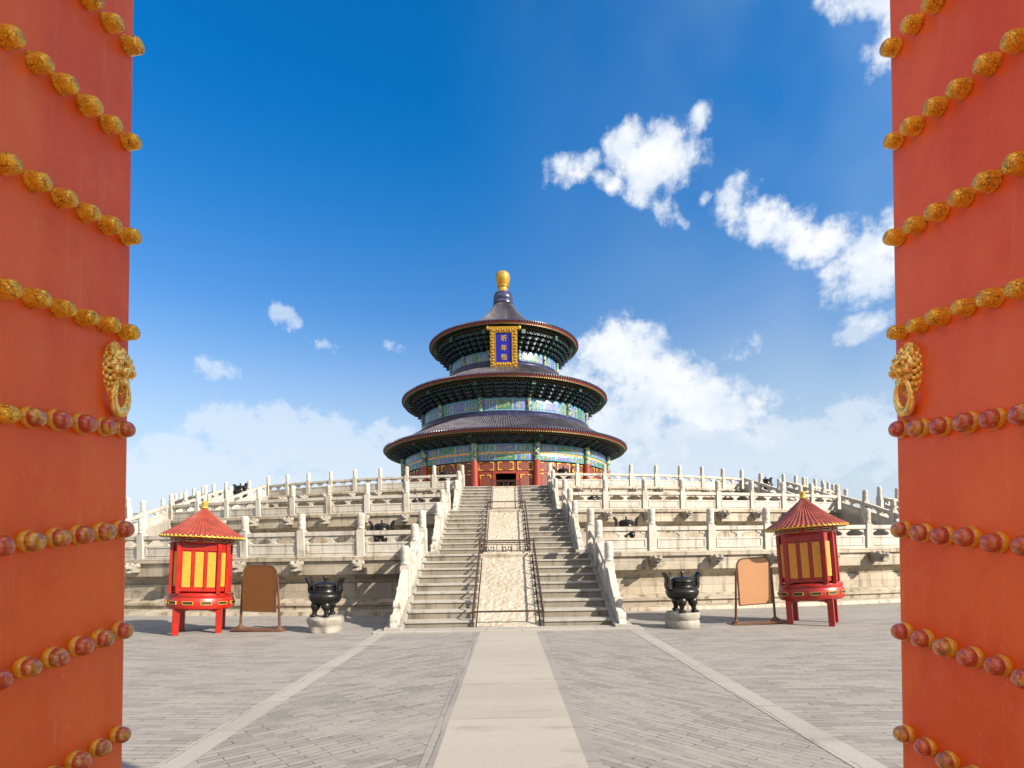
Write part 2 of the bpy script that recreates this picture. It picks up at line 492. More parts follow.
M['caihua2'] = caihua_mat('painted_lower_beam_blue_green_gold', 1)
def goldstrip_mat():
    m, N, b = new_mat('painted_gilded_strip')
    uv = N.n('ShaderNodeUVMap').outputs[0]
    s = N.n('ShaderNodeSeparateXYZ'); N.l(uv, s.inputs[0])
    w = N.n('ShaderNodeCombineXYZ'); N.l(N.math('MULTIPLY', s.outputs[0], 26), w.inputs[0]); N.l(s.outputs[1], w.inputs[1])
    n = N.noise(w.outputs[0], 1.6, 3, .6, 1)
    c = N.mix(N.smooth(n, .45, .58), (.58, .20, .045), (.86, .66, .28))
    N.l(c, b.inputs['Base Color']); b.inputs['Roughness'].default_value = .4
    return m
M['goldstrip'] = goldstrip_mat()
def capital_mat():
    m, N, b = new_mat('painted_column_head')
    p = wpos(N)
    n = N.noise(p, 3.2, 2, .5, .8)
    c = N.ramp(n, [(0, (.012, .03, .18)), (.42, (.03, .20, .13)), (.52, (.66, .52, .16)), (.60, (.04, .28, .30)), (.7, (.03, .05, .25))], 'CONSTANT')
    N.l(c, b.inputs['Base Color']); b.inputs['Roughness'].default_value = .36
    return m
M['capital'] = capital_mat()
def lattice_mat():
    m, N, b = new_mat('red_lattice_window')
    uv = N.n('ShaderNodeUVMap').outputs[0]
    s = N.n('ShaderNodeSeparateXYZ'); N.l(uv, s.inputs[0])
    k = 1 / .21
    a = N.math('FRACT', N.math('MULTIPLY', N.math('ADD', s.outputs[0], s.outputs[1]), k))
    c2 = N.math('FRACT', N.math('MULTIPLY', N.math('SUBTRACT', s.outputs[0], s.outputs[1]), k))
    f = N.math('MAXIMUM', N.math('LESS_THAN', a, .42), N.math('LESS_THAN', c2, .42))
    c = N.mix(f, (.04, .012, .010), (.28, .06, .022))
    N.l(c, b.inputs['Base Color']); b.inputs['Roughness'].default_value = .5
    bump(N, b, f, .6, .04)
    return m
M['lattice'] = lattice_mat()


# all colours but the gate leaves' darkened, so raised exposure brightens the shaded leaves
ALB = .62
for _k, _m in M.items():
    if _k in ('door', 'stud', 'stud_worn', 'lion'): continue
    _t = _m.node_tree; _b = _t.nodes['Principled BSDF'].inputs['Base Color']
    _l = _b.links[0]; _src = _l.from_socket
    _x = _t.nodes.new('ShaderNodeMix'); _x.data_type = 'RGBA'; _x.blend_type = 'MULTIPLY'
    _x.inputs['Factor'].default_value = 1
    _x.inputs[7].default_value = (ALB, ALB, ALB, 1)
    _t.links.new(_src, _x.inputs[6]); _t.links.new(_x.outputs[2], _b)

# ------------------------------------------------------------------ mesh helpers
class MB:
    def __init__(self):
        self.v, self.f, self.mi, self.uv = [], [], [], []
    def add(self, verts, faces, mi=0, uvs=None):
        o = len(self.v)
        self.v += [tuple(p) for p in verts]
        for i, fc in enumerate(faces):
            self.f.append(tuple(o + k for k in fc))
            self.mi.append(mi)
            self.uv.append(uvs[i] if uvs else None)
        return self
    def box(self, x0, x1, y0, y1, z0, z1, mi=0, M_=None, taper=None):
        v = [(x0, y0, z0), (x1, y0, z0), (x1, y1, z0), (x0, y1, z0), (x0, y0, z1), (x1, y0, z1), (x1, y1, z1), (x0, y1, z1)]
        if taper:
            cx, cy = (x0 + x1) / 2, (y0 + y1) / 2
            v = v[:4] + [(cx + (p[0] - cx) * taper, cy + (p[1] - cy) * taper, p[2]) for p in v[4:]]
        if M_ is not None: v = [M_ @ Vector(p) for p in v]
        return self.add(v, [(3, 2, 1, 0), (4, 5, 6, 7), (0, 1, 5, 4), (1, 2, 6, 5), (2, 3, 7, 6), (3, 0, 4, 7)], mi)
    def lathe(self, prof, segs, a0=-pi, a1=pi, cx=0, cy=0, mi=0, uvfn=None, rip=None, M_=None):
        """prof: (r, z) from top outside downwards; angle 0 points at the viewer (-y), positive to +x"""
        full = abs((a1 - a0) - 2 * pi) < 1e-6
        na = segs if full else segs + 1
        vs = []
        for i in range(na):
            a = a0 + (a1 - a0) * i / segs
            for j, (r, z) in enumerate(prof):
                if rip: r, z = rip(a, j, r, z)
                p = Vector((cx + r * sin(a), cy - r * cos(a), z))
                vs.append(M_ @ p if M_ is not None else p)
        fs, uvs = [], []
        n = len(prof)
        acc = [0]
        for j in range(n - 1):
            acc.append(acc[-1] + math.hypot(prof[j + 1][0] - prof[j][0], prof[j + 1][1] - prof[j][1]))
        for i in range(segs):
            i2 = (i + 1) % na if full else i + 1
            for j in range(n - 1):
                fs.append((i * n + j, i * n + j + 1, i2 * n + j + 1, i2 * n + j))
                A, B = a0 + (a1 - a0) * i / segs, a0 + (a1 - a0) * (i + 1) / segs
                if uvfn:
                    uvs.append([uvfn(A, j), uvfn(A, j + 1), uvfn(B, j + 1), uvfn(B, j)])
                else:
                    rm = max(p[0] for p in prof)
                    uvs.append([(A * rm, -acc[j]), (A * rm, -acc[j + 1]), (B * rm, -acc[j + 1]), (B * rm, -acc[j])])
        return self.add(vs, fs, mi, uvs)
    def tube(self, pts, rad, segs=8, mi=0, cap=True):
        pts = [Vector(p) for p in pts]
        rads = rad if isinstance(rad, (list, tuple)) else [rad] * len(pts)
        vs = []
        up = Vector((0, 0, 1))
        for i, p in enumerate(pts):
            d = (pts[min(i + 1, len(pts) - 1)] - pts[max(i - 1, 0)]).normalized()
            u = d.cross(up)
            if u.length < 1e-3: u = d.cross(Vector((1, 0, 0)))
            u.normalize(); w = u.cross(d)
            for k in range(segs):
                a = 2 * pi * k / segs
                vs.append(p + (u * cos(a) + w * sin(a)) * rads[i])
        fs = []
        for i in range(len(pts) - 1):
            for k in range(segs):
                k2 = (k + 1) % segs
                fs.append((i * segs + k, i * segs + k2, (i + 1) * segs + k2, (i + 1) * segs + k))
        if cap:
            fs.append(tuple(range(segs))[::-1]); fs.append(tuple((len(pts) - 1) * segs + k for k in range(segs)))
        return self.add(vs, fs, mi)
    def prism(self, poly, y0, y1, mi=0, M_=None):
        """poly in the xz plane, extruded along y"""
        n = len(poly)
        vs = [(x, y0, z) for x, z in poly] + [(x, y1, z) for x, z in poly]
        if M_ is not None: vs = [M_ @ Vector(p) for p in vs]
        fs = [tuple(range(n)), tuple(range(2 * n - 1, n - 1, -1))]
        for i in range(n):
            j = (i + 1) % n
            fs.append((i, i + n, j + n, j))
        return self.add(vs, fs, mi)
    def ball(self, c, r, su=14, sv=9, mi=0, M_=None):
        c = Vector(c); rr = Vector(r) if not isinstance(r, (int, float)) else Vector((r, r, r))
        vs = [c + Vector((0, 0, rr.z))]
        for j in range(1, sv):
            t = pi * j / sv
            for i in range(su):
                a = 2 * pi * i / su
                vs.append(c + Vector((rr.x * sin(t) * cos(a), rr.y * sin(t) * sin(a), rr.z * cos(t))))
        vs.append(c - Vector((0, 0, rr.z)))
        if M_ is not None: vs = [M_ @ p for p in vs]
        fs = [(0, 1 + i, 1 + (i + 1) % su) for i in range(su)]
        for j in range(sv - 2):
            for i in range(su):
                a, b_ = 1 + j * su + i, 1 + j * su + (i + 1) % su
                fs.append((a, a + su, b_ + su, b_))
        e = len(vs) - 1; o = 1 + (sv - 2) * su
        fs += [(e, o + (i + 1) % su, o + i) for i in range(su)]
        return self.add(vs, fs, mi)
    def transform(self, fn):
        self.v = [tuple(fn(Vector(p))) for p in self.v]
        return self
    def mesh(self, name, mats, bevel=0.0, smooth=False, bevel_segs=1):
        me = bpy.data.meshes.new(name)
        me.from_pydata(self.v, [], self.f)
        for m in (mats if isinstance(mats, (list, tuple)) else [mats]): me.materials.append(m)
        me.polygons.foreach_set('material_index', self.mi)
        if any(u is not None for u in self.uv):
            ul = me.uv_layers.new(name='UVMap')
            for p in me.polygons:
                u = self.uv[p.index]
                if u:
                    for k, li in enumerate(p.loop_indices): ul.data[li].uv = u[k]
        bm = bmesh.new(); bm.from_mesh(me)
        bmesh.ops.recalc_face_normals(bm, faces=bm.faces)
        if bevel:
            bm.edges.ensure_lookup_table()
            eds = [e for e in bm.edges if len(e.link_faces) == 2 and e.calc_face_angle(0) > R(35)]
            bmesh.ops.bevel(bm, geom=eds, offset=bevel, segments=bevel_segs, affect='EDGES', profile=.5, clamp_overlap=True)
        if smooth:
            for f in bm.faces: f.smooth = True
            for e in bm.edges:
                if len(e.link_faces) == 2 and e.calc_face_angle(0) > R(38): e.smooth = False
        bm.to_mesh(me); bm.free()
        return me
    def build(self, name, mats, parent=None, loc=None, rotz=0.0, **kw):
        o = bpy.data.objects.new(name, self.mesh(name, mats, **kw))
        COL.objects.link(o)
        if parent is not None: o.parent = parent
        if loc is not None: o.location = loc
        o.rotation_euler.z = rotz
        return o


def remeshed(mb, name, mat, voxel, parent=None, smooth_iter=4):
    """weld overlapping lumps of one cast body into a single skin"""
    o = mb.build(name, mat)
    r = o.modifiers.new('r', 'REMESH'); r.mode = 'VOXEL'; r.voxel_size = voxel; r.use_smooth_shade = True
    s = o.modifiers.new('s', 'SMOOTH'); s.iterations = smooth_iter; s.factor = .5
    dg = bpy.context.evaluated_depsgraph_get()
    me = bpy.data.meshes.new_from_object(o.evaluated_get(dg))
    o.modifiers.clear()
    o.data = me
    if parent is not None: o.parent = parent
    return o

def tag(o, label, cat, group=None, kind=None):
    if label: o['label'] = label
    if cat: o['category'] = cat
    if group: o['group'] = group
    if kind: o['kind'] = kind
    return o
def thing(name, label, cat, loc=(0, 0, 0), rotz=0.0, group=None):
    o = bpy.data.objects.new(name, None)
    o.empty_display_size = .3
    COL.objects.link(o)
    o.location = loc
    o.rotation_euler.z = rotz
    return tag(o, label, cat, group)
def inst(proto_mesh, name, parent, loc=(0, 0, 0), rotz=0.0, scale=None):
    o = bpy.data.objects.new(name, proto_mesh)
    COL.objects.link(o)
    o.parent = parent
    o.location = loc
    o.rotation_euler.z = rotz
    if scale: o.scale = scale
    return o
def copy_tree(o, parent=None):
    c = o.copy(); COL.objects.link(c); c.parent = parent
    for ch in list(o.children): copy_tree(ch, c)
    return c

# ------------------------------------------------------------------ setting: ground, path, bands
CY = 66.5                       # distance of the hall's axis
def sheet(name, x0, x1, y0, y1, z, mat):
    m = MB().add([(x0, y0, z), (x1, y0, z), (x1, y1, z), (x0, y1, z)], [(0, 1, 2, 3)])
    o = m.build(name, mat)
    o['kind'] = 'structure'
    return o
sheet('ground', -900, 900, -900, 900, 0, M['ground'])
sheet('pavement', -2.8, -.62, -6, 12.4, .004, M['diag_l'])
sheet('pavement', .62, 2.8, -6, 12.4, .004, M['diag_r'])
sheet('path', -.62, .62, -6, 12.9, .008, M['path'])
sheet('path_border', -.74, -.62, -6, 12.4, .008, M['kerb'])
sheet('path_border', .62, .74, -6, 12.4, .008, M['kerb'])
sheet('stone_band', -2.93, -2.67, -6, 12.4, .008, M['band'])
sheet('stone_band', 2.67, 2.93, -6, 12.4, .008, M['band'])

# ------------------------------------------------------------------ the terrace
H1, H2, H3 = 1.75, 3.65, 5.65
R1, R2, R3 = 49.5, 42.1, 34.1
terrace = thing('marble_terrace', 'round white marble terrace rising in three tiers under the blue-roofed hall', 'terrace', (0, CY, 0))
def tier_prof(Rr, zb, zt):
    h = zt - zb
    return [(Rr - 9, zt), (Rr + .22, zt), (Rr + .25, zt - .03), (Rr + .25, zt - .14), (Rr + .17, zt - .16), (Rr + .17, zt - .56),
            (Rr + .10, zt - .60), (Rr - .02, zt - .68), (Rr - .08, zt - .74), (Rr - .10, zt - .82), (Rr - .02, zt - .84), (Rr - .02, zb + .46),
            (Rr + .03, zb + .44), (Rr + .16, zb + .36), (Rr + .16, zb + .29), (Rr + .10, zb + .27), (Rr + .10, zb + .12), (Rr + .34, zb + .10), (Rr + .36, zb - .02)]
tiers = []
for Rr, zb, zt in ((R1, 0, H1), (R2, H1, H2), (R3, H2, H3)):
    pr = tier_prof(Rr, zb, zt)
    if Rr == R3: pr[0] = (2.0, zt)
    if Rr == R1:      # the lowest tier stands on a broader moulded plinth
        pr[-6:] = [(Rr + .40, zb + .34), (Rr + .40, zb + .27), (Rr + .34, zb + .25), (Rr + .34, zb + .14), (Rr + .80, zb + .11), (Rr + .84, zb - .02)]
        pr[-7] = (Rr + .14, zb + .44)
    mb = MB().lathe(pr, 360)
    tiers.append(mb.build('tier', M['marble_wall'], terrace))
# carved water spouts: heads of mythical beasts
sp = MB()
sp.box(-.11, .11, -.30, .25, -.12, .12)
sp.box(-.15, .15, -.52, -.22, -.15, .14)
sp.box(-.11, .11, -.72, -.50, -.02, .10)
sp.box(-.09, .09, -.66, -.50, -.16, -.08)
sp.ball((-.10, -.50, .14), .07); sp.ball((.10, -.50, .14), .07); sp.ball((0, -.73, .09), (.08, .05, .06))
sp.ball((-.15, -.30, .10), (.06, .12, .09)); sp.ball((.15, -.30, .10), (.06, .12, .09))
M['spout'] = M['rock']
spo = remeshed(sp, 'spout', M['spout'], .020)
spout_mesh = spo.data
bpy.data.objects.remove(spo)

# balustrade pieces -------------------------------------------------
pm = MB()
pm.box(-.12, .12, -.12, .12, 0, .80)
pm.box(-.095, .095, -.095, .095, .80, .85)
capm = MB().lathe([(0, 1.33), (.075, 1.328), (.105, 1.30), (.113, 1.25), (.115, 1.14), (.108, 1.11), (.113, 1.08), (.116, .94), (.104, .91), (.118, .89), (.118, .845), (0, .845)], 16)
pm.add(capm.v, capm.f)
POST = pm.mesh('post', M['marble_rail'], bevel=.008, smooth=True)

def panel_mesh(L, slope, mat=None):
    """openwork marble panel between two posts; x from 0 to L, slope in metres of rise per metre"""
    m = MB()
    def bx(x0, x1, y, z0, z1): m.box(x0, x1, -y, y, z0, z1)
    bx(0, L, .075, 0, .07)
    bx(0, L, .055, .07, .41)
    # raised frame round the solid field
    for s in (-1, 1):
        y0, y1 = (.055, .072) if s > 0 else (-.072, -.055)
        m.box(.05, L - .05, y0, y1, .345, .41)
        m.box(.05, L - .05, y0, y1, .085, .135)
        m.box(.05, .12, y0, y1, .135, .345)
        m.box(L - .12, L - .05, y0, y1, .135, .345)
    def vase(cx, half):
        lo = [(-.17, .41), (-.10, .435), (-.075, .47), (-.08, .50), (-.13, .515), (-.15, .545), (-.23, .56), (-.27, .62)]
        hi = [(-x, z) for x, z in reversed(lo)]
        if half < 0: poly = [(0, .41)] + hi[::-1] + [(0, .62)]
        elif half > 0: poly = [(0, .41)] + lo + [(0, .62)]
        else: poly = lo + hi
        k = min(1, L / 1.7)
        m.prism([(cx + x * k, z) for x, z in poly], -.045, .045)
    vase(L / 2, 0); vase(.0, -1); vase(L, 1)
    bx(0, L, .045, .605, .64)
    m.prism([(0, .63), (L, .63), (L, .72), (L, .76), (0, .76), (0, .72)], -.085, .085)
    m.transform(lambda p: Vector((p.x, p.y, p.z + slope * p.x)))
    return m.mesh('panel', mat or M['marble_rail'], bevel=.006)

_pcache = {}
def run_balustrade(root, pts, skip_first=False, skip_last=False):
    """pts: posts' feet in the world; straight panels between them, sloping where the feet do"""
    pts = [Vector(p) for p in pts]
    base = root.location
    for i, p in enumerate(pts):
        a = pts[max(i - 1, 0)]; b = pts[min(i + 1, len(pts) - 1)]
        d = b - a
        if not ((i == 0 and skip_first) or (i == len(pts) - 1 and skip_last)):
            o = inst(POST, 'post', root, p - base, math.atan2(d.y, d.x))
            o.scale = (1, 1, random.uniform(.985, 1.02))
    for a, b in zip(pts, pts[1:]):
        d = b - a
        L = math.hypot(d.x, d.y)
        ux = Vector((d.x / L, d.y / L, d.z / L))
        LL = L - .23
        key = (round(LL, 2), round(d.z / L, 2))
        if key not in _pcache: _pcache[key] = panel_mesh(LL, d.z / L)
        inst(_pcache[key], 'panel', root, a + ux * .115 - base, math.atan2(d.y, d.x))

def polar(r, deg, z):
    return Vector((r * sin(R(deg)), CY - r * cos(R(deg)), z))

side_name = {-1: 'left', 1: 'right'}
SIDE = {1: (20.6, 24.6), 2: (23.1, 27.8), 3: (26.5, 33.9)}     # bearings from the axis between which each tier opens for its side stairs
tier_word = {1: 'lowest', 2: 'middle', 3: 'top'}
tier_data = {1: (R1, H1, 2.97, 2.262), 2: (R2, H2, 3.5, 2.40), 3: (R3, H3, 4.25, 2.745)}
for k in (1, 2, 3):
    Rr, H, a0, da = tier_data[k]
    for s in (-1, 1):
        rb = Rr - .02
        lim = SIDE[k][0]
        n = round((lim - a0) / da)
        step = (lim - a0) / n
        root = thing('marble_balustrade', f'curved marble balustrade along the {tier_word[k]} tier, between the central and the {side_name[s]} stairs', 'balustrade',
                     polar(rb, s * (a0 + lim) / 2, H), 0, 'balustrades around the terrace tiers')
        angs = [a0 + step * i for i in range(n + 1)]
        run_balustrade(root, [polar(rb, s * a, H) for a in angs])
        for i, a in enumerate(angs):
            q = polar(Rr, s * a, 0)
            o = inst(spout_mesh, 'spout', tiers[k - 1], (q.x, q.y - CY, H - .30), R(s * a))
            o.scale = [random.uniform(.9, 1.1)] * 3
        # beyond the side stairs
        lim2 = SIDE[k][1]
        nn = {1: 4, 2: 9, 3: 16}[k]
        root = thing('marble_balustrade', f'curved marble balustrade along the {tier_word[k]} tier, beyond the {side_name[s]} side stairs', 'balustrade',
                     polar(rb, s * (lim2 + da * nn / 2), H), 0, 'balustrades around the terrace tiers')
        run_balustrade(root, [polar(rb, s * (lim2 + da * i), H) for i in range(nn + 1)])

# ------------------------------------------------------------------ central stairs
XS_IN, XS_OUT = .76, 2.40
flights = [(13.0, 17.15, 0.0, H1), (20.0, 24.5, H1, H2), (28.0, 32.5, H2, H3)]
flight_word = ['lowest', 'middle', 'upper']
stair = thing('stone_staircase', 'central stone staircase climbing the terrace in three flights either side of a carved ramp', 'staircase', (0, 13, 0))
fl_parts = []
for (y0, y1, z0, z1) in flights:
    nst = 9
    rise, run = (z1 - z0) / nst, (y1 - y0) / nst
    for s in (-1, 1):
        for i in range(nst):
            m = MB()
            a, b_ = sorted((s * XS_IN, s * XS_OUT))
            yy = y0 + run * i
            jz = random.uniform(-.006, .006)
            # the slab of each step with a small nosing
            m.box(a, b_, yy - .03 - 13, yy + run + .05 - 13, z0 + rise * (i + 1) - .055 + jz, z0 + rise * (i + 1) + jz)
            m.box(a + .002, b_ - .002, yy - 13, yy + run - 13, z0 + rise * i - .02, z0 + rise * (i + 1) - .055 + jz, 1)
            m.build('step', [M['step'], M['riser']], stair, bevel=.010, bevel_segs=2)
    # carved ramp slab in the middle, with a plain rim
    sl_ = (z1 - z0) / (y1 - y0)
    L = math.hypot(y1 - y0, z1 - z0)
    ang = math.atan2(z1 - z0, y1 - y0)
    m = MB()
    nx, ny = 60, 170
    rnd = random.Random(3)
    vs = []
    import mathutils.noise as mn
    for j in range(ny + 1):
        for i in range(nx + 1):
            x = -.73 + 1.46 * i / nx; t = L * j / ny
            edge = min(x + .73, .73 - x, t, L - t)
            if edge > .10:
                q = Vector((x * 5.5, t * 5.5, y0))
                w = mn.fractal(q + Vector((mn.noise(q * .8), mn.noise(q * .8 + Vector((9, 2, 1))), 0)) * 1.3, .6, 2.1, 4)
                ring = abs(math.sin(7.5 * math.hypot(x, (t - L * .3) % 1.1 - .55) + 3 * w))
                hgt = -.012 + .013 * max(-.6, min(.9, w * 1.2)) + .008 * ring
            else:
                hgt = 0.0
            vs.append((x, t * cos(ang) - hgt * sin(ang) + y0 - 13, t * sin(ang) + hgt * cos(ang) + z0 + .05))
    fs = [(j * (nx + 1) + i, j * (nx + 1) + i + 1, (j + 1) * (nx + 1) + i + 1, (j + 1) * (nx + 1) + i) for j in range(ny) for i in range(nx)]
    m.add(vs, fs)
    m.prism([(-.73, 0), (.73, 0), (.73, .05), (-.73, .05)], 0, .02)     # foot
    m.v[-8:] = [(x, y + y0 - 13 - .002, z + z0) for x, y, z in m.v[-8:]]
    o = m.build('carved_ramp', M['marble_carved'], stair)
    for p in o.data.polygons: p.use_smooth = True
    # solid core under ramp and steps, and the sloping curbs that carry the rails
    core = MB()
    core.prism([(y0 + .08, z0 - .0), (y1 + .3, z0), (y1 + .3, z1 - .06), (y1 - .02, z1 - .06)], -2.36, 2.36)
    core.transform(lambda p: Vector((p.y, p.x - 13, p.z - .14 if p.z > z0 + .01 else p.z)))
    core.build('stair_core', M['curb'], stair)
    for s in (-1, 1):
        cb = MB()
        cb.prism([(y0 - .42, z0), (y1 + .12, z0), (y1 + .12, z1 + .10), (y1, z1 + .10), (y0 - .10, z0 + .12), (y0 - .42, z0 + .10)], 2.402, 2.80)
        cb.transform(lambda p: Vector((s * p.y, p.x - 13, p.z)))
        cb.build('curb', M['curb'], stair, bevel=.012)
# apron slab in front of the first step
MB().box(-3.0, 3.0, -.62, -.035, -.02, .045).build('apron', M['band'], stair, bevel=.01)
# side cheeks of the first flight
for fi, (y0, y1, z0, z1) in enumerate(flights):
    for s in (-1, 1):
        slope = (z1 - z0) / (y1 - y0)
        xr = s * 2.60
        ys = [y0 + 1.30, y0 + 2.85, y1 + .17]
        pts = [Vector((xr, y, z0 + (y - y0) * slope + .12)) for y in ys[:2]] + [Vector((xr, ys[2], z1 + .02))]
        root = thing('stair_balustrade', f'sloping marble stair balustrade with three posts, {side_name[s]} side of the {flight_word[fi]} central flight', 'balustrade', pts[0], 0,
                     'balustrades of the central stairs')
        run_balustrade(root, pts)
        # scrolled foot that runs down to the landing: drum stone and falling rail
        m = MB()
        L0 = pts[0].y - y0 + .38
        prof = [(0, 0), (0, .72), (-.14, .70), (-.26, .60), (-.34, .50), (-.50, .44), (-.62, .36), (-.70, .24), (-.86, .20), (-.98, .12), (-1.02, -.02)]
        kx = (L0 - .12) / 1.02
        top = [(x * kx, z - .12 + x * kx * slope * .98 + .10) for x, z in prof[1:]]
        bot = [(top[-1][0] - .02, -(L0 - .12) * slope * .98 - .02), (0, .0)]
        m.prism(top + bot, -.085, .085)
        # scroll bosses along the edge
        for (x, z), rr in zip(top[3:9:2], (.10, .12, .13)):
            m.lathe([(0, .105), (rr * .6, .105), (rr, .09), (rr, -.09), (rr * .6, -.105), (0, -.105)], 14,
                    M_=Matrix.Translation((x, 0, z - .06)) @ Matrix.Rotation(pi / 2, 4, 'X'))
        o = m.build('scroll_foot', M['marble_rail'], root, bevel=.01)
        o.location = Vector((0, -.115, 0)); o.rotation_euler.z = pi / 2

# ------------------------------------------------------------------ side stairs
for s in (-1, 1):
    st = thing('side_staircase', f'side staircase of the terrace at the {side_name[s]}, behind the red kiosk', 'staircase', (s * 17.5, 30, 0), 0, 'side staircases')
    base = st.location
    for k, zl, run in ((3, H2, 6.2), (2, H1, 5.4), (1, 0, 5.0)):
        Rt, zt = tier_data[k][0], tier_data[k][1]
        u = Vector((s * .11, -1, 0))
        A, B = polar(Rt + .15, s * SIDE[k][0], zt), polar(Rt + .15, s * SIDE[k][1], zt)
        n = 10
        for i in range(n):
            zz = zt - (zt - zl) * i / n
            m = MB()
            t0, t1 = (run * i / n - (1.2 if i == 0 else 0)), run * (i + 1) / n + .03
            q = [A + u * t0 - base, A + u * t1 - base, B + u * t1 - base, B + u * t0 - base]
            m.add([(p.x, p.y, zl - .02) for p in q] + [(p.x, p.y, zz - .004) for p in q], [(3, 2, 1, 0), (4, 5, 6, 7), (0, 1, 5, 4), (1, 2, 6, 5), (2, 3, 7, 6), (3, 0, 4, 7)])
            m.build('step', [M['step']], st, bevel=.01)
        for which, P0, off in (('inner', A, -1), ('outer', B, 1)):
            w = Vector((s * off, 0, 0))
            def at_(t, z, d): 
                p = P0 + u * t + w * d - base
                return (p.x, p.y, z)
            prof = [(-1.4, zl - .01), (-1.4, zt + .02), (0, zt + .08), (run, zl + .10), (run + .4, zl - .01)]
            cb = MB()
            cb.add([at_(t, z, -.18) for t, z in prof] + [at_(t, z, .20) for t, z in prof],
                   [tuple(range(5)), tuple(range(9, 4, -1))] + [(i, i + 5, (i + 1) % 5 + 5, (i + 1) % 5) for i in range(5)])
            cb.build('curb', M['curb'], st, bevel=.01)
            npost = 4
            pts = [P0 + u * (run - .5) * i / (npost - 1) for i in range(npost)]
            for i, p in enumerate(pts): p.z = zt + .03 - (zt - zl) * (run - .5) / run * i / (npost - 1) + (.05 if i else 0)
            tw = {3: 'upper', 2: 'middle', 1: 'lowest'}[k]
            root = thing('stair_balustrade', f'marble balustrade sloping down the {side_name[s]} side stairs, {which} side of the {tw} flight', 'balustrade', pts[0], 0,
                         'balustrades of the side stairs')
            run_balustrade(root, pts, skip_first=True)

# ------------------------------------------------------------------ iron railing round the carved ramp
rail = thing('iron_railing', 'low brown iron railing with fretwork around the carved ramp of the central stairs', 'railing', (0, 13, 0))
for (y0, y1, z0, z1) in flights:
    slope = (z1 - z0) / (y1 - y0)
    ya, yb = y0 - .05, y1 + .1
    for s in (-1, 1):
        X = s * .82
        m = MB()
        m.tube([(X, ya - 13, z0 + .40), (X, y0 + .1 - 13, z0 + .44), (X, yb - 13, z1 + .40)], .022, 8)
        m.build('handrail', M['iron'], rail, smooth=True)
        m = MB()
        m.tube([(X, ya - 13, z0 + .22), (X, y0 + .1 - 13, z0 + .25), (X, yb - 13, z1 + .22)], .012, 6)
        m.build('lower_rail', M['iron'], rail, smooth=True)
        n = 10
        for i in range(n + 1):
            yy = ya + (yb - ya) * i / n
            zz = max(z0, z0 + (yy - y0) * slope)
            MB().box(X - .018, X + .018, yy - .018 - 13, yy + .018 - 13, max(z0, zz - .10), zz + (.41 if i % 2 == 0 else .24)).build('baluster', M['iron'], rail)
    # cross rail with hanging fretwork
    for (yy, zz, fret) in ((ya, z0, z0 > 0), (yb, z1, z1 == H3)):
        m = MB()
        m.tube([(-.82, yy - 13, zz + .40), (.82, yy - 13, zz + .40)], .022, 8)
        if fret:
            def bar(xa, za, xb, zb):
                m.box(min(xa, xb) - .013, max(xa, xb) + .013, yy - .013 - 13, yy + .013 - 13, zz + min(za, zb) - .013, zz + max(za, zb) + .013)
            bar(-.82, .33, .82, .33)
            for x in (-.36, .36, -.17, .17): bar(x, .04, x, .33)
            bar(-.42, .05, .42, .05)
            for c in (-.62, 0, .62):
                bar(c - .14, .05, c - .14, .24); bar(c - .14, .24, c - .05, .24); bar(c - .05, .13, c - .05, .24)
                bar(c + .14, .05, c + .14, .24); bar(c + .14, .24, c + .05, .24); bar(c + .05, .13, c + .05, .24); bar(c - .05, .13, c + .05, .13)
        m.build('cross_rail', M['iron'], rail)

# ------------------------------------------------------------------ the hall
hall = thing('round_hall', 'round temple hall with three dark blue conical roofs and a golden finial', 'temple', (0, CY, H3))
def hz(z): return z - H3
hall_floor = MB().lathe([(0, hz(5.80)), (12.6, hz(5.80)), (12.6, hz(5.72)), (12.75, hz(5.70)), (12.75, hz(5.60))], 96).build('plinth', M['marble'], hall)
MB().lathe([(0, hz(5.81)), (11.2, hz(5.81))], 48).build('interior_floor', M['interior'], hall)

def roof(name, prof, nrib, amp, edge_z):
    """glazed conical roof whose tile rolls run down the slope as ribs"""
    m = MB()
    n = len(prof)
    per = 6
    ro = prof[-1][0]
    def rip(a, j, r, z):
        ph = (a * nrib / (2 * pi)) % 1.0
        hgt = math.sqrt(max(0, 1 - ((ph - .5) / .26) ** 2)) if abs(ph - .5) < .26 else 0
        return r, z + amp * hgt * (.35 + .65 * r / ro)
    m.lathe(prof, nrib * per, rip=rip)
    # round tile ends that stand along the eave
    for i in range(nrib):
        a = 2 * pi * (i + .5) / nrib
        if abs(((a + pi) % (2 * pi)) - pi) > 1.9: continue
        Mx = Matrix.Rotation(a, 4, 'Z') @ Matrix.Translation((0, -ro, prof[-1][1])) @ Matrix.Rotation(pi / 2, 4, 'X')
        rr = pi * ro / nrib * .70
        m.lathe([(0, .12), (rr * .8, .12), (rr, .09), (rr, -.12)], 7, M_=Mx, mi=1)
    # turned-under lip
    m.lathe([(ro, prof[-1][1]), (ro - .02, edge_z)], 180, mi=2)
    return m.build(name, [M['tile'], M['tile_blue'], M['eave_red']], hall)

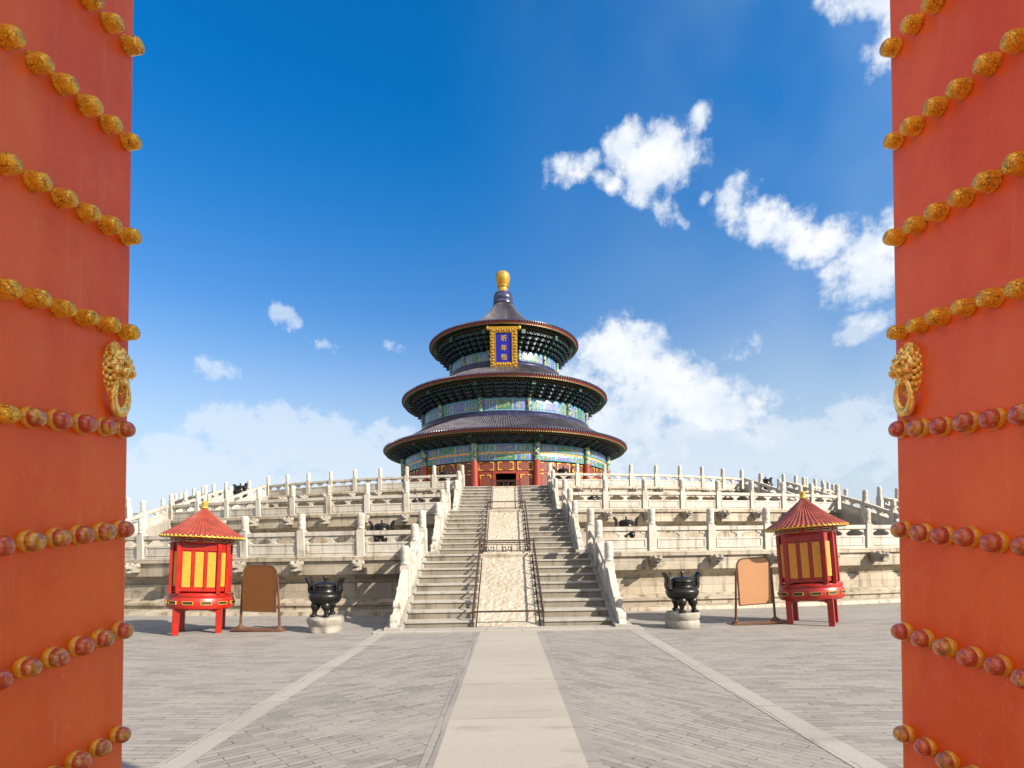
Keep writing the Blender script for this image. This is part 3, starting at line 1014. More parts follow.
def curve(pts, n):
    out = []
    for i in range(n + 1):
        t = i / n * (len(pts) - 1)
        k = min(int(t), len(pts) - 2); f = t - k
        p = [pts[max(k - 1, 0)], pts[k], pts[k + 1], pts[min(k + 2, len(pts) - 1)]]
        out.append(tuple(.5 * (2 * p[1][d] + (p[2][d] - p[0][d]) * f + (2 * p[0][d] - 5 * p[1][d] + 4 * p[2][d] - p[3][d]) * f * f
                               + (3 * p[1][d] - p[0][d] - 3 * p[2][d] + p[3][d]) * f ** 3) for d in (0, 1)))
    return out
roof('lower_roof', [(r, hz(z)) for r, z in curve([(10.0, 15.75), (11.3, 14.95), (12.7, 14.20), (14.05, 13.72)], 9)], 300, .13, hz(13.58))
roof('middle_roof', [(r, hz(z)) for r, z in curve([(6.75, 22.05), (8.4, 20.95), (10.2, 20.05), (11.90, 19.52)], 9)], 260, .13, hz(19.38))
roof('top_roof', [(r, hz(z)) for r, z in curve([(1.05, 31.5), (1.35, 30.9), (2.0, 30.05), (3.0, 29.0), (4.6, 27.75), (6.6, 26.7), (8.68, 26.02)], 16)], 200, .13, hz(25.88))

def eave(Ro, ze, ri, zi, nraf):
    """under the eave: red board, two rows of rafters, dark boarding"""
    m = MB()
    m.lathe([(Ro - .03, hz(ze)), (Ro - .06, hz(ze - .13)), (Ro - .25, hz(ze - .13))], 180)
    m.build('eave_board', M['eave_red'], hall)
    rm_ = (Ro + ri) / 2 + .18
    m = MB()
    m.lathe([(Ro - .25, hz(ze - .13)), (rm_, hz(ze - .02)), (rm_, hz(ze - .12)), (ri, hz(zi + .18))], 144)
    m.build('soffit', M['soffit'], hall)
    m = MB()
    for i in range(nraf):
        a = -1.85 + 3.7 * i / (nraf - 1)
        Mx = Matrix.Rotation(a, 4, 'Z')
        w = .26 * 3.7 * Ro / nraf
        m.box(-w, w, -(Ro - .10), -(Ro - .62), hz(ze - .23), hz(ze - .135), 0, Mx)
        Mx2 = Mx
        m.box(-w, w, -(rm_ + .02), -(rm_ - .5), hz(ze - .33), hz(ze - .20), 1, Mx2)
        # gilded tips
        m.box(-w * 1.02, w * 1.02, -(Ro - .085), -(Ro - .102), hz(ze - .24), hz(ze - .13), 2, Mx)
        m.box(-w * .8, w * .8, -(rm_ + .035), -(rm_ + .018), hz(ze - .32), hz(ze - .22), 2, Mx)
    m.build('rafters', [M['br_green'], M['soffit'], M['gold_dull']], hall)
eave(14.0, 13.60, 12.0, 12.75, 230)
eave(11.86, 19.40, 9.65, 17.9, 200)
eave(8.65, 25.90, 6.4, 24.0, 160)

def band(name, r, zt, zb, mat, bulge=.03):
    m = MB()
    pr = [(r - .05, hz(zt)), (r, hz(zt)), (r + bulge, hz(zt * .75 + zb * .25)), (r + bulge, hz(zt * .25 + zb * .75)), (r, hz(zb)), (r - .05, hz(zb))]
    vv = [1, 1, .75, .25, 0, 0]
    m.lathe(pr, 180, uvfn=lambda a, j: (a / R(30) + .5, vv[j]))
    return m.build(name, mat, hall)
# drums behind the painted beams
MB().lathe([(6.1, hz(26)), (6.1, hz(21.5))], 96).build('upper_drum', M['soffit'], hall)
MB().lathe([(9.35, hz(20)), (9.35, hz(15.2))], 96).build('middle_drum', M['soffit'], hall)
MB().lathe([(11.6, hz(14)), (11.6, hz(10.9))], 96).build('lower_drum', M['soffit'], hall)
band('painted_beam', 6.27, 23.75, 22.55, M['caihua'])
band('painted_beam', 9.53, 17.75, 16.35, M['caihua2'])
band('painted_beam', 11.80, 12.62, 11.86, M['caihua'])
band('gilded_strip', 11.74, 11.86, 11.58, M['goldstrip'], .0)
band('painted_beam', 11.80, 11.58, 10.98, M['caihua2'])
def ridge(r, zt, zb):
    h = zt - zb
    MB().lathe([(r - .6, hz(zt)), (r, hz(zt)), (r + .10, hz(zt - h * .15)), (r + .05, hz(zt - h * .3)), (r + .14, hz(zt - h * .45)), (r + .10, hz(zt - h * .7)), (r + .24, hz(zt - h * .85)), (r + .24, hz(zb))], 144).build('ridge_ring', M['tile_blue'], hall, smooth=True)
ridge(6.50, 22.60, 21.75)
ridge(9.78, 16.38, 15.50)
# columns with painted heads
for k in range(12):
    a = R(15 + 30 * k)
    if abs(((a + pi) % (2 * pi)) - pi) > R(110): continue
    for (r, zt, zb, rad, mat, nm) in ((11.88, 10.98, 5.80, .36, M['red'], 'column'), (11.92, 12.64, 10.98, .34, M['capital'], 'column_head'),
                                      (9.60, 17.77, 16.38, .26, M['capital'], 'column_head'), (6.33, 23.77, 22.6, .22, M['capital'], 'column_head')):
        m = MB().lathe([(0, hz(zt)), (rad, hz(zt)), (rad, hz(zb)), (0, hz(zb))], 20)
        o = m.build(nm, mat, hall, smooth=True)
        o.location = (r * sin(a), -r * cos(a), 0)
        if nm == 'column':
            b_ = MB().lathe([(0, hz(5.98)), (.42, hz(5.98)), (.50, hz(5.92)), (.52, hz(5.80))], 20).build('column_base', M['marble'], o)

# bracket sets under each eave
def bracket_mesh(H, O, w, big):
    m = MB()
    T = 4
    hh = H / T
    for k in range(T):
        y = -O * (k + .8) / T
        z = hh * k
        m.box(-.09, .09, y - .18, .10, z, z + hh * .55, 0)
        half = w * (.45 + .55 * k / (T - 1)) * .5
        m.box(-half, half, y - .10, y + .06, z + hh * .25, z + hh * .62, 0)
        m.box(-half, half, y - .103, y - .098, z + hh * .25, z + hh * .34, 2)
        for x in (-half, 0, half):
            m.box(x - .12, x + .12, y - .14, y + .10, z + hh * .62, z + hh * .98, 1)
        m.box(-.075, .075, y - .30, y - .15, z + hh * .05, z + hh * .45, 1, None, .7)
    if big: m.box(-.20, .20, -O - .35, -O + .1, H * .72, H * 1.02, 1)
    return m.mesh('bracket', [M['br_green'], M['br_green'], M['br_edge']] if big else [M['br_blue'], M['br_green'], M['br_edge']])
for (r, zb, zt, O, n0) in ((11.85, 12.66, 13.22, 1.05, 60), (9.58, 17.80, 18.98, 1.35, 60), (6.32, 23.80, 25.36, 1.45, 60)):
    w = 2 * pi * (r + O) / n0 * .80
    norm = bracket_mesh(zt - zb, O, w, False); big = bracket_mesh(zt - zb, O, w, True)
    for i in range(n0):
        a = 2 * pi * i / n0 + R(3)
        if abs(((a + pi) % (2 * pi)) - pi) > R(98): continue
        deg = math.degrees(a) % 30
        isb = abs(deg - 15) < 1
        inst(big if isb else norm, 'bracket', hall, (r * sin(a), -r * cos(a), hz(zb)), a)

# walls with lattice doors and windows, bay by bay
def arc_panel(m, r0, r1, a0, a1, z0, z1, mi=0, n=6):
    for i in range(n):
        A, B = a0 + (a1 - a0) * i / n, a0 + (a1 - a0) * (i + 1) / n
        vs = []
        for r in (r0, r1):
            for a, z in ((A, z0), (B, z0), (B, z1), (A, z1)):
                vs.append((r * sin(a), -r * cos(a), hz(z)))
        q = [(A * r1, z0), (B * r1, z0), (B * r1, z1), (A * r1, z1)]
        m.add(vs, [(4, 5, 6, 7), (3, 2, 1, 0), (0, 1, 5, 4), (2, 3, 7, 6), (1, 2, 6, 5), (3, 0, 4, 7)], mi, [q] * 6)
for k in range(-4, 5):
    c = R(30 * k); e = R(14.2)
    wall = MB()
    ow = R(4.9)
    if k == 0:
        arc_panel(wall, 11.42, 11.60, c - e, c - ow, 5.8, 10.98)
        arc_panel(wall, 11.42, 11.60, c + ow, c + e, 5.8, 10.98)
        arc_panel(wall, 11.42, 11.60, c - ow, c + ow, 9.70, 10.98, n=4)
    else:
        arc_panel(wall, 11.42, 11.60, c - e, c + e, 5.8, 10.98)
    w_ = wall.build('bay_wall', M['red_wall'], hall)
    tw = R(28.4) / 3
    def lattice(nm, a0, a1, z0, z1):
        m = MB(); arc_panel(m, 11.60, 11.64, a0, a1, z0, z1, n=3)
        p = m.build(nm, M['lattice'], w_)
        g = MB()
        ta = .10 / 11.6
        for (x0, x1) in ((a0, a0 + ta), (a1 - ta, a1)): arc_panel(g, 11.60, 11.67, x0, x1, z0, z1, n=1)
        for (y0, y1) in ((z0, z0 + .09), (z1 - .09, z1)): arc_panel(g, 11.602, 11.668, a0, a1, y0, y1, n=3)
        # gilded corner plates
        for x in (a0, a1 - .42 / 11.6):
            for y in (z0, z1 - .10): arc_panel(g, 11.6, 11.69, x, x + .42 / 11.6, y, y + .10, 1, 1)
        for x in (a0, a1 - .10 / 11.6):
            for y in (z0, z1 - .38): arc_panel(g, 11.6, 11.685, x, x + .10 / 11.6, y, y + .38, 1, 1)
        g.build('lattice_frame', [M['red'], M['gold_paint']], p)
    for i in range(3):
        lattice('transom', c - e + tw * i + R(.9), c - e + tw * (i + 1) - R(.9), 10.02, 10.86)
    if k == 0:
        lattice('lattice_door', c - R(12.7), c - R(7.0), 5.95, 9.62)
        lattice('lattice_door', c + R(7.0), c + R(12.7), 5.95, 9.62)
    else:
        for i in range(4):
            q = R(27.6) / 4
            lattice('lattice_door', c - R(13.8) + q * i + R(.5), c - R(13.8) + q * (i + 1) - R(.5), 6.6, 9.75)
# door jambs
m = MB()
for s in (-1, 1):
    arc_panel(m, 11.40, 11.74, R(-6.3) if s < 0 else R(4.9), R(-4.9) if s < 0 else R(6.3), 5.8, 9.74, n=1)
arc_panel(m, 11.40, 11.745, -R(6.4), R(6.4), 9.70, 9.90, n=3)
m.build('door_frame', M['red'], hall)
# finial
MB().lathe([(0, hz(31.55)), (1.05, hz(31.5)), (1.16, hz(31.35)), (1.16, hz(31.2)), (1.1, hz(31.1))], 40)
fin = MB().lathe([(.60, hz(32.75)), (.98, hz(32.7)), (1.10, hz(32.55)), (1.06, hz(32.4)), (1.16, hz(32.2)), (1.20, hz(31.9)), (1.12, hz(31.75)), (1.20, hz(31.6)), (1.22, hz(31.35)), (1.05, hz(31.2))], 48).build('finial_collar', M['tile_blue'], hall, smooth=True)
MB().lathe([(0, hz(35.32)), (.40, hz(35.30)), (.70, hz(35.15)), (.84, hz(34.9)), (.87, hz(34.6)), (.80, hz(34.15)), (.66, hz(33.75)), (.60, hz(33.62)), (.70, hz(33.55)), (.72, hz(33.45)), (.60, hz(33.38)),
            (.55, hz(33.15)), (.62, hz(32.98)), (.72, hz(32.8)), (.74, hz(32.7))], 40).build('golden_finial', M['gold'], hall, smooth=True)
# plaque under the top eave
tilt = math.atan2(1.0, 4.0)
pl_M = Matrix.Translation((0, -7.85, hz(23.45))) @ Matrix.Rotation(tilt, 4, 'X')
m = MB()
W2, Hh = 1.42, 2.02
for sgn in (-1, 1):
    m.box(*(sorted((sgn * .84, sgn * W2))), -.16, .10, -Hh, Hh, 0)
m.box(-.84, .84, -.158, .10, -Hh, -1.48, 0)
m.box(-.84, .84, -.158, .10, 1.46, Hh, 0)
m.box(-W2 - .26, W2 + .26, -.22, .06, Hh - .26, Hh + .02, 0)
for sgn in (-1, 1):
    m.ball((sgn * (W2 + .24), -.10, Hh - .12), (.16, .14, .22))
    for j in range(13):
        m.ball((sgn * (1.13 + .10 * (j % 2)), -.16, -1.85 + j * .29), (.17, .09, .13), 8, 6)
for j in range(8):
    m.ball((-.95 + j * .27, -.16, -1.74 + .08 * (j % 2)), (.13, .09, .15), 8, 6)
    m.ball((-.95 + j * .27, -.16, 1.64 + .08 * (j % 2)), (.13, .09, .13), 8, 6)
for sgn in (-1, 1):
    m.box(*(sorted((sgn * .84, sgn * .90))), -.20, -.15, -1.52, 1.50, 0)
m.transform(lambda p: pl_M @ p)
plaque = m.build('plaque_frame', M['gold'], hall)
m = MB().box(-.85, .85, -.06, .05, -1.49, 1.47); m.transform(lambda p: pl_M @ p); m.build('plaque_board', M['plaque_blue'], plaque)
for i, ch in enumerate('祈年殿'):
    cu = bpy.data.curves.new('character', 'FONT')
    cu.body = ch; cu.size = .66; cu.extrude = .02; cu.offset = .006
    cu.align_x = 'CENTER'; cu.align_y = 'CENTER'
    to = bpy.data.objects.new('character', cu); COL.objects.link(to)
    dg = bpy.context.evaluated_depsgraph_get()
    me = bpy.data.meshes.new_from_object(to.evaluated_get(dg))
    bpy.data.objects.remove(to)
    me.materials.clear(); me.materials.append(M['gold_paint'])
    o = bpy.data.objects.new('character', me); COL.objects.link(o); o.parent = plaque
    xs = [v.co.x for v in me.vertices] or [0]; ysv = [v.co.y for v in me.vertices] or [0]
    cxm, cym = (min(xs) + max(xs)) / 2, (min(ysv) + max(ysv)) / 2
    o.matrix_local = pl_M @ Matrix.Translation((0, -.085, .92 - .95 * i)) @ Matrix.Rotation(pi / 2, 4, 'X') @ Matrix.Translation((-cxm, -cym, 0))

# barrier inside the open door
br = thing('steel_barrier', 'pale steel barrier standing inside the open doorway of the hall', 'barrier', (0, CY - 10.7, 5.81))
m = MB()
for x in (-.62, -.42, .42, .62): m.box(x - .03, x + .03, -.03, .03, 0, 1.35)
for z in (.55, .85, 1.15): m.box(-.62, .62, -.025, .025, z, z + .09)
m.build('rails', M['steel'], br)
for sx in (-1, 1): MB().box(*(sorted((sx * .24, sx * .60))), -.035, .035, .05, .85).build('side_panel', M['steel'], br)

# ------------------------------------------------------------------ bronze censers
def make_censer(stone):
    root = thing('bronze_censer', '', 'censer')
    zb = .36
    if stone == 'round':
        m = MB().lathe([(0, .36), (.40, .36), (.43, .33), (.435, .24), (.40, .19), (.435, .15), (.44, .04), (.42, 0)], 40)
        m.transform(lambda p: Vector((p.x * .87, p.y * .87, p.z)) + Vector((mn.noise(p * 5) * .012, mn.noise(p * 5 + Vector((4, 4, 4))) * .012, 0)))
        m.build('pedestal', M['rock'], root, smooth=True)
    else:
        m = MB().lathe([(0, .36), (.36, .36), (.44, .34), (.47, .30), (.45, .20), (.42, .16), (.41, .12), (.43, .05), (.42, 0)], 48)
        m.transform(lambda p: Vector((p.x * .87, p.y * .87, p.z)) + Vector((p.x, p.y, 0)) * (mn.noise(p * 4.5) * .10) + Vector((0, 0, mn.noise(p * 7) * .014 if p.z > .02 else 0)))
        m.build('pedestal', M['rock'], root, smooth=True)
    m = MB().lathe([(0, zb + .24), (.12, zb + .235), (.22, zb + .26), (.30, zb + .31), (.355, zb + .39), (.37, zb + .46), (.355, zb + .50), (.30, zb + .535), (.26, zb + .56), (.25, zb + .60), (.27, zb + .615), (.27, zb + .635), (.25, zb + .645)][::-1], 36)
    m.build('bowl', M['bronze'], root, smooth=True)
    m = MB().lathe([(0, zb + .80), (.07, zb + .80), (.16, zb + .785), (.24, zb + .75), (.265, zb + .71), (.275, zb + .69), (.25, zb + .68), (.245, zb + .66), (.27, zb + .65), (.27, zb + .635), (.0, zb + .635)], 36)
    lid = m.build('lid', M['bronze'], root, smooth=True)
    MB().lathe([(0, zb + .92), (.030, zb + .91), (.042, zb + .88), (.03, zb + .85), (.022, zb + .83), (.05, zb + .80), (0, zb + .798)], 14).build('knob', M['bronze'], lid, smooth=True)
    for a in (R(35), R(-35), R(180)):
        m = MB()
        px_, py_ = .24 * sin(a), -.24 * cos(a)
        m.ball((px_, py_, zb + .24), (.105, .105, .12)); m.tube([(px_, py_, zb + .22), (px_ * 1.08, py_ * 1.08, zb + .12), (px_ * 1.12, py_ * 1.12, zb + .05)], [.085, .055, .050], 12)
        m.ball((px_ * 1.16, py_ * 1.16, zb + .035), (.075, .085, .045))
        for t in (-.04, 0, .04): m.ball((px_ * 1.16 + t, py_ * 1.16 - .065, zb + .028), .026, 8, 6)
        leg = m.build('leg', M['bronze'], root, smooth=True)
    for s in (-1, 1):
        m = MB()
        pth = [(s * .30, zb + .50), (s * .37, zb + .55), (s * .385, zb + .62), (s * .375, zb + .70), (s * .385, zb + .78), (s * .44, zb + .85)]
        for (x0, z0), (x1, z1) in zip(pth, pth[1:]):
            dx, dz = x1 - x0, z1 - z0; l = math.hypot(dx, dz); nx_, nz_ = -dz / l * .038, dx / l * .038
            m.prism([(x0 - nx_ - dx * .15, z0 - nz_ - dz * .15), (x1 - nx_ + dx * .15, z1 - nz_ + dz * .15), (x1 + nx_ + dx * .15, z1 + nz_ + dz * .15), (x0 + nx_ - dx * .15, z0 + nz_ - dz * .15)], -.075, .075)
        m.prism([(s * .40, zb + .80), (s * .47, zb + .83), (s * .48, zb + .90), (s * .42, zb + .895)], -.08, .08)
        h = remeshed(m, 'handle', M['bronze'], .014, root, 3)
    return root
c_round = make_censer('round'); c_rough = make_censer('rough')
censers = [
    (c_rough, True, (-4.22, 13.0, 0), R(-14), 1.0, 'bronze tripod censer on a rough rounded stone beside the dark brown board'),
    (c_round, True, (3.95, 12.65, 0), R(16), 1.0, 'bronze tripod censer on a smooth double-ringed stone beside the tan board'),
    (c_round, False, (-4.80, 21.6, H1), R(-8), 1.08, 'bronze tripod censer on the lowest tier, left of the central stairs'),
    (c_rough, False, (4.62, 21.6, H1), R(10), 1.08, 'bronze tripod censer on the lowest tier, right of the central stairs'),
    (c_round, False, (-4.75, 29.2, H2), R(-6), 1.08, 'bronze tripod censer on the middle tier, left of the central stairs'),
    (c_round, False, (4.45, 29.2, H2), R(6), 1.08, 'bronze tripod censer on the middle tier, right of the central stairs'),
    (c_round, False, (-4.0, 37.0, H3), R(-6), 1.42, 'bronze tripod censer on the top tier, left of the hall doorway'),
    (c_round, False, (3.75, 36.5, H3), R(6), 1.42, 'bronze tripod censer on the top tier, right of the hall doorway'),
    (c_round, False, (-20.4, 43.2, H3), R(-25), 1.48, 'bronze tripod censer high on the far left of the terrace against the sky'),
    (c_round, False, (20.1, 43.2, H3), R(25), 1.42, 'bronze tripod censer high on the far right of the terrace against the sky'),
]
for proto, first, loc, rz, sc, lab in censers:
    o = proto if first else copy_tree(proto)
    o.location = loc; o.rotation_euler.z = rz; o.scale = (sc,) * 3
    tag(o, lab, 'censer', 'bronze tripod censers')

# ------------------------------------------------------------------ red kiosks
def make_kiosk():
    root = thing('red_kiosk', '', 'kiosk')
    a, c = .70, .50
    oct_ = [(-c, -a), (c, -a), (a, -c), (a, c), (c, a), (-c, a), (-a, c), (-a, -c)]
    def ring(k, z0, z1, k2=None):
        m = MB(); k2 = k2 or k
        vs = [(x * k, y * k, z0) for x, y in oct_] + [(x * k2, y * k2, z1) for x, y in oct_]
        m.add(vs, [tuple(range(8))[::-1], tuple(range(8, 16))] + [(i, (i + 1) % 8, 8 + (i + 1) % 8, 8 + i) for i in range(8)])
        return m
    ring(.90, 1.0, 2.12).build('cabinet', M['kiosk_red'], root, bevel=.01)
    b_ = MB().lathe([(0, .97), (.74, .97), (.79, .95), (.80, .90), (.785, .86), (.81, .83), (.82, .66), (.80, .61), (.74, .585), (0, .58)], 48)
    base = b_.build('base_ring', M['kiosk_red'], root, smooth=True)
    t_ = MB().lathe([(0, 2.24), (.76, 2.24), (.76, 2.12), (.72, 2.09), (0, 2.09)], 48).build('top_ring', M['kiosk_red'], root, smooth=True)
    # corner posts
    for (x, y) in oct_:
        MB().box(x * .93 - .045, x * .93 + .045, y * .93 - .045, y * .93 + .045, .95, 2.10).build('corner_post', M['kiosk_red'], root, bevel=.008)
    # faces: four wide with three silk panels, four narrow with one
    for q in range(4):
        Mq = Matrix.Rotation(q * pi / 2, 4, 'Z')
        m = MB()
        m.box(-.44, .44, -.655, -.62, 1.93, 2.06, 0, Mq); m.box(-.44, .44, -.655, -.62, 1.0, 1.07, 0, Mq)
        for x in (-.43, -.145, .145, .43):
            m.box(x - .035, x + .035, -.660, -.62, 1.07, 1.93, 0, Mq)
        m.build('face_frame', M['kiosk_red'], root, bevel=.006)
        for x in (-.287, 0, .287):
            MB().box(x - .095, x + .095, -.643, -.625, 1.10, 1.90, 0, Mq).build('silk_panel', M['yellow'], root)
        Mc = Matrix.Rotation(q * pi / 2 + pi / 4, 4, 'Z')
        MB().box(-.060, .060, -.786, -.75, 1.12, 1.90, 0, Mc).build('silk_panel', M['yellow'], root)
    # gilded cartouches on both rings
    for k in range(12):
        Mq = Matrix.Rotation(R(15 + 30 * k), 4, 'Z')
        for (r, z, hw, hh) in ((.822, .745, .125, .034), (.765, 2.175, .11, .024)):
            m = MB()
            for zz in (z - hh, z + hh): m.box(-hw, hw, -r - .008, -r + .03, zz - .005, zz + .005, 0, Mq)
            for xx in (-hw, hw): m.box(xx - .005, xx + .005, -r - .008, -r + .03, z - hh, z + hh, 0, Mq)
            m.box(-hw + .01, hw - .01, -r - .003, -r + .03, z - hh + .01, z + hh - .01, 1, Mq)
            m.build('cartouche', [M['gold_paint'], M['black']], base if z < 1 else t_)
    for sx in (-1, 1):
        for sy in (-1, 1):
            MB().box(sx * .50 - .075, sx * .50 + .075, sy * .50 - .075, sy * .50 + .075, 0, .62).build('leg', M['kiosk_red'], root, bevel=.01)
        # aprons between the legs
        MB().prism([(-.43, .60), (.43, .60), (.43, .50), (.36, .54), (.2, .565), (-.2, .565), (-.36, .54), (-.43, .50)], sx * .55 - .02, sx * .55 + .02).build('apron', M['kiosk_red'], root)
    # ribbed conical roof
    prof = curve([(.06, 2.93), (.28, 2.76), (.62, 2.50), (1.03, 2.27)], 8)
    nrib = 52
    def rip(an, j, r, z):
        ph = (an * nrib / (2 * pi)) % 1.0
        return r, z + .020 * (max(0, 1 - ((ph - .5) / .36) ** 2) ** .5) * min(1, r / .35)
    m = MB().lathe(prof + [(1.02, 2.235), (.74, 2.215)], nrib * 6, rip=lambda an, j, r, z: rip(an, j, r, z) if j < 9 else (r, z))
    rf = m.build('roof', M['kiosk_roof'], root)
    m = MB()
    for i in range(nrib):
        an = 2 * pi * (i + .5) / nrib
        m.ball((1.028 * sin(an), -1.028 * cos(an), 2.262), .024, 8, 6)
    m.lathe([(1.022, 2.262), (1.034, 2.24), (1.01, 2.225)], 52)
    m.build('gilded_edge', M['gold_paint'], rf)
    MB().lathe([(0, 3.12), (.05, 3.115), (.085, 3.09), (.078, 3.05), (.062, 2.99), (.085, 2.97), (.085, 2.95), (.06, 2.93), (.10, 2.90)], 20).build('finial', M['gold_paint'], rf, smooth=True)
    return root
def lean(root, ang):
    """the old kiosk or board stands slightly out of true on the uneven paving"""
    root.rotation_euler.y = ang
k1 = make_kiosk()
tag(k1, 'bright red kiosk with yellow panels and ribbed conical roof beside the dark brown board', 'kiosk', 'red kiosks by the terrace')
k2 = copy_tree(k1)
tag(k2, 'red kiosk with conical roof, yellow panels in shade, beside the tan board', 'kiosk', 'red kiosks by the terrace')
k1.location = (-7.30, 13.3, -.02); k1.rotation_euler.z = R(22); lean(k1, R(3.0)); k1.scale = (.87, .87, 1)
k2.location = (7.12, 13.0, -.02); k2.rotation_euler.z = R(-35); lean(k2, R(-3.6)); k2.scale = (.84, .84, 1)

# ------------------------------------------------------------------ free-standing boards
def make_board(mat, w):
    root = thing('notice_board', '', 'sign')
    h0, h1 = .47, 1.55
    def rr(hw, z0, z1, rad):
        pts = [(-hw, z0), (hw, z0)]
        for i in range(9):
            a = pi / 2 * i / 8
            pts.append((hw - rad + rad * cos(a), z1 - rad + rad * sin(a)))
        for i in range(9):
            a = pi / 2 + pi / 2 * i / 8
            pts.append((-hw + rad + rad * cos(a), z1 - rad + rad * sin(a)))
        return pts
    MB().prism(rr(w / 2 - .012, h0 + .012, h1 - .012, .16), -.014, .014).build('board', mat, root)
    o, i = rr(w / 2 + .012, h0 - .012, h1 + .012, .18), rr(w / 2 - .014, h0 + .014, h1 - .014, .155)
    n = len(o)
    m = MB()
    vs = [(x, -.022, z) for x, z in o] + [(x, -.022, z) for x, z in i] + [(x, .022, z) for x, z in o] + [(x, .022, z) for x, z in i]
    fs = []
    for k in range(n):
        j = (k + 1) % n
        fs += [(k, j, n + j, n + k), (2 * n + j, 2 * n + k, 3 * n + k, 3 * n + j), (k, 2 * n + k, 2 * n + j, j), (n + j, 3 * n + j, 3 * n + k, n + k)]
    m.add(vs, fs)
    m.build('frame', M['sign_metal'], root)
    for s in (-1, 1):
        xb, xt = s * (w / 2 + .085), s * (w / 2 + .035)
        m = MB().tube([(xb, 0.06, .08), (xt, .0, 1.28)], [.030, .022], 10)
        m.lathe([(0, .14), (.035, .14), (.05, .11), (.10, .085), (.115, .06), (0, .055)], 18, cx=xb, cy=.06)
        m.build('post', M['sign_metal'], root, smooth=True)
    MB().prism([(-w / 2 - .25, .0), (w / 2 + .25, .0), (w / 2 + .27, .02), (w / 2 + .22, .06), (-w / 2 - .22, .06), (-w / 2 - .27, .02)], -.12, .24).build('foot', M['sign_metal'], root, bevel=.012)
    return root
b1 = make_board(M['board_dark'], .78); b1.location = (-5.86, 13.2, 0); b1.rotation_euler.z = R(-4); lean(b1, R(2.4))
tag(b1, 'blank dark brown notice board on two posts beside the bright red kiosk', 'sign', 'notice boards by the terrace')
b2 = make_board(M['board_tan'], .78); b2.location = (5.78, 12.95, 0); b2.rotation_euler.z = R(4); lean(b2, R(-3.2))
tag(b2, 'blank tan notice board on two posts between the bronze censer and red kiosk', 'sign', 'notice boards by the terrace')

# ------------------------------------------------------------------ floodlights seen past the stairs
for (x, y, z, lab) in ((-20.6, 31.0, H1, 'small grey floodlight on a pole beyond the left side stairs'), (19.8, 31.0, H1, 'small grey floodlight on a pole beyond the right side stairs')):
    t = thing('floodlight', lab, 'floodlight', (x, y, z), 0, 'floodlights beyond the side stairs')
    MB().tube([(0, 0, 0), (0, 0, 2.55)], .045, 8).build('pole', M['lamp_grey'], t)
    MB().box(-.55, .55, -.04, .04, 2.5, 2.58).build('crossbar', M['lamp_grey'], t)
    for xx in (-.4, .1, .5):
        MB().box(xx - .17, xx + .17, -.16, .10, 2.10 + .1 * (xx > 0), 2.40 + .1 * (xx > 0), 0, None, .8).build('lamp_head', M['lamp_grey'], t)

# ------------------------------------------------------------------ the open gate leaves in the foreground
def make_stud_mesh(nm, mat, ringed):
    prof = [(0, .092), (.014, .0915), (.027, .088), (.038, .080), (.046, .068), (.0495, .056), (.0503, .044), (.0488, .040), (.0525, .036), (.0555, .029), (.0565, .017), (.054, .008), (.048, -.004)]
    if not ringed:
        prof = [(0, .094), (.018, .0935), (.030, .090), (.039, .083), (.045, .071), (.0485, .054), (.050, .036), (.051, .020), (.0535, .015), (.0535, .006), (.048, -.004)]
    return MB().lathe([(r, z) for r, z in prof], 28).mesh(nm, mat, smooth=True)
STUD = {False: make_stud_mesh('stud', M['stud'], False), True: make_stud_mesh('stud', M['stud_worn'], True)}

def lion_head():
    """mask with swept mane, brow, muzzle; faces -y, back plate in the plane y=0"""
    m = MB()
    m.ball((0, .0, .105), (.092, .024, .140), 28, 16)                      # back plate
    m.ball((0, -.028, .125), (.064, .052, .088), 24, 14)                    # skull
    for s in (-1, 1):
        for i in range(9):                                                 # flat mane curls round the edge
            a = R(8 + i * 18)
            m.ball((s * .084 * sin(a), -.012, .110 + .124 * cos(a)), (.0135, .020, .0135), 10, 7)
            if i < 8: m.ball((s * .070 * sin(a + .15), -.026, .112 + .104 * cos(a + .15)), (.0125, .020, .0125), 10, 7)
        m.tube([(s * .052, -.064, .150), (s * .034, -.086, .158), (s * .010, -.086, .146)], [.010, .014, .009], 10)   # brow
        m.ball((s * .031, -.078, .134), (.0125, .0125, .0115), 12, 8)       # eye
        m.ball((s * .024, -.094, .094), (.027, .034, .020), 16, 10)         # muzzle
        m.ball((s * .050, -.060, .100), (.018, .026, .024), 12, 8)          # cheek
        m.ball((s * .064, -.040, .182), (.014, .018, .024), 10, 7)          # ear
        m.tube([(s * .020, -.108, .082), (s * .019, -.106, .060)], [.008, .003], 8)      # fang
    m.tube([(0, -.082, .152), (0, -.104, .128), (0, -.122, .110)], [.012, .014, .020], 12)   # bridge of the nose
    m.ball((0, -.120, .106), (.022, .013, .012), 12, 8)
    m.tube([(0, -.050, .050), (0, -.092, .052)], [.030, .024], 14)          # lower jaw
    m.ball((0, -.050, .196), (.020, .030, .022), 12, 8)                     # forehead knot
    return m

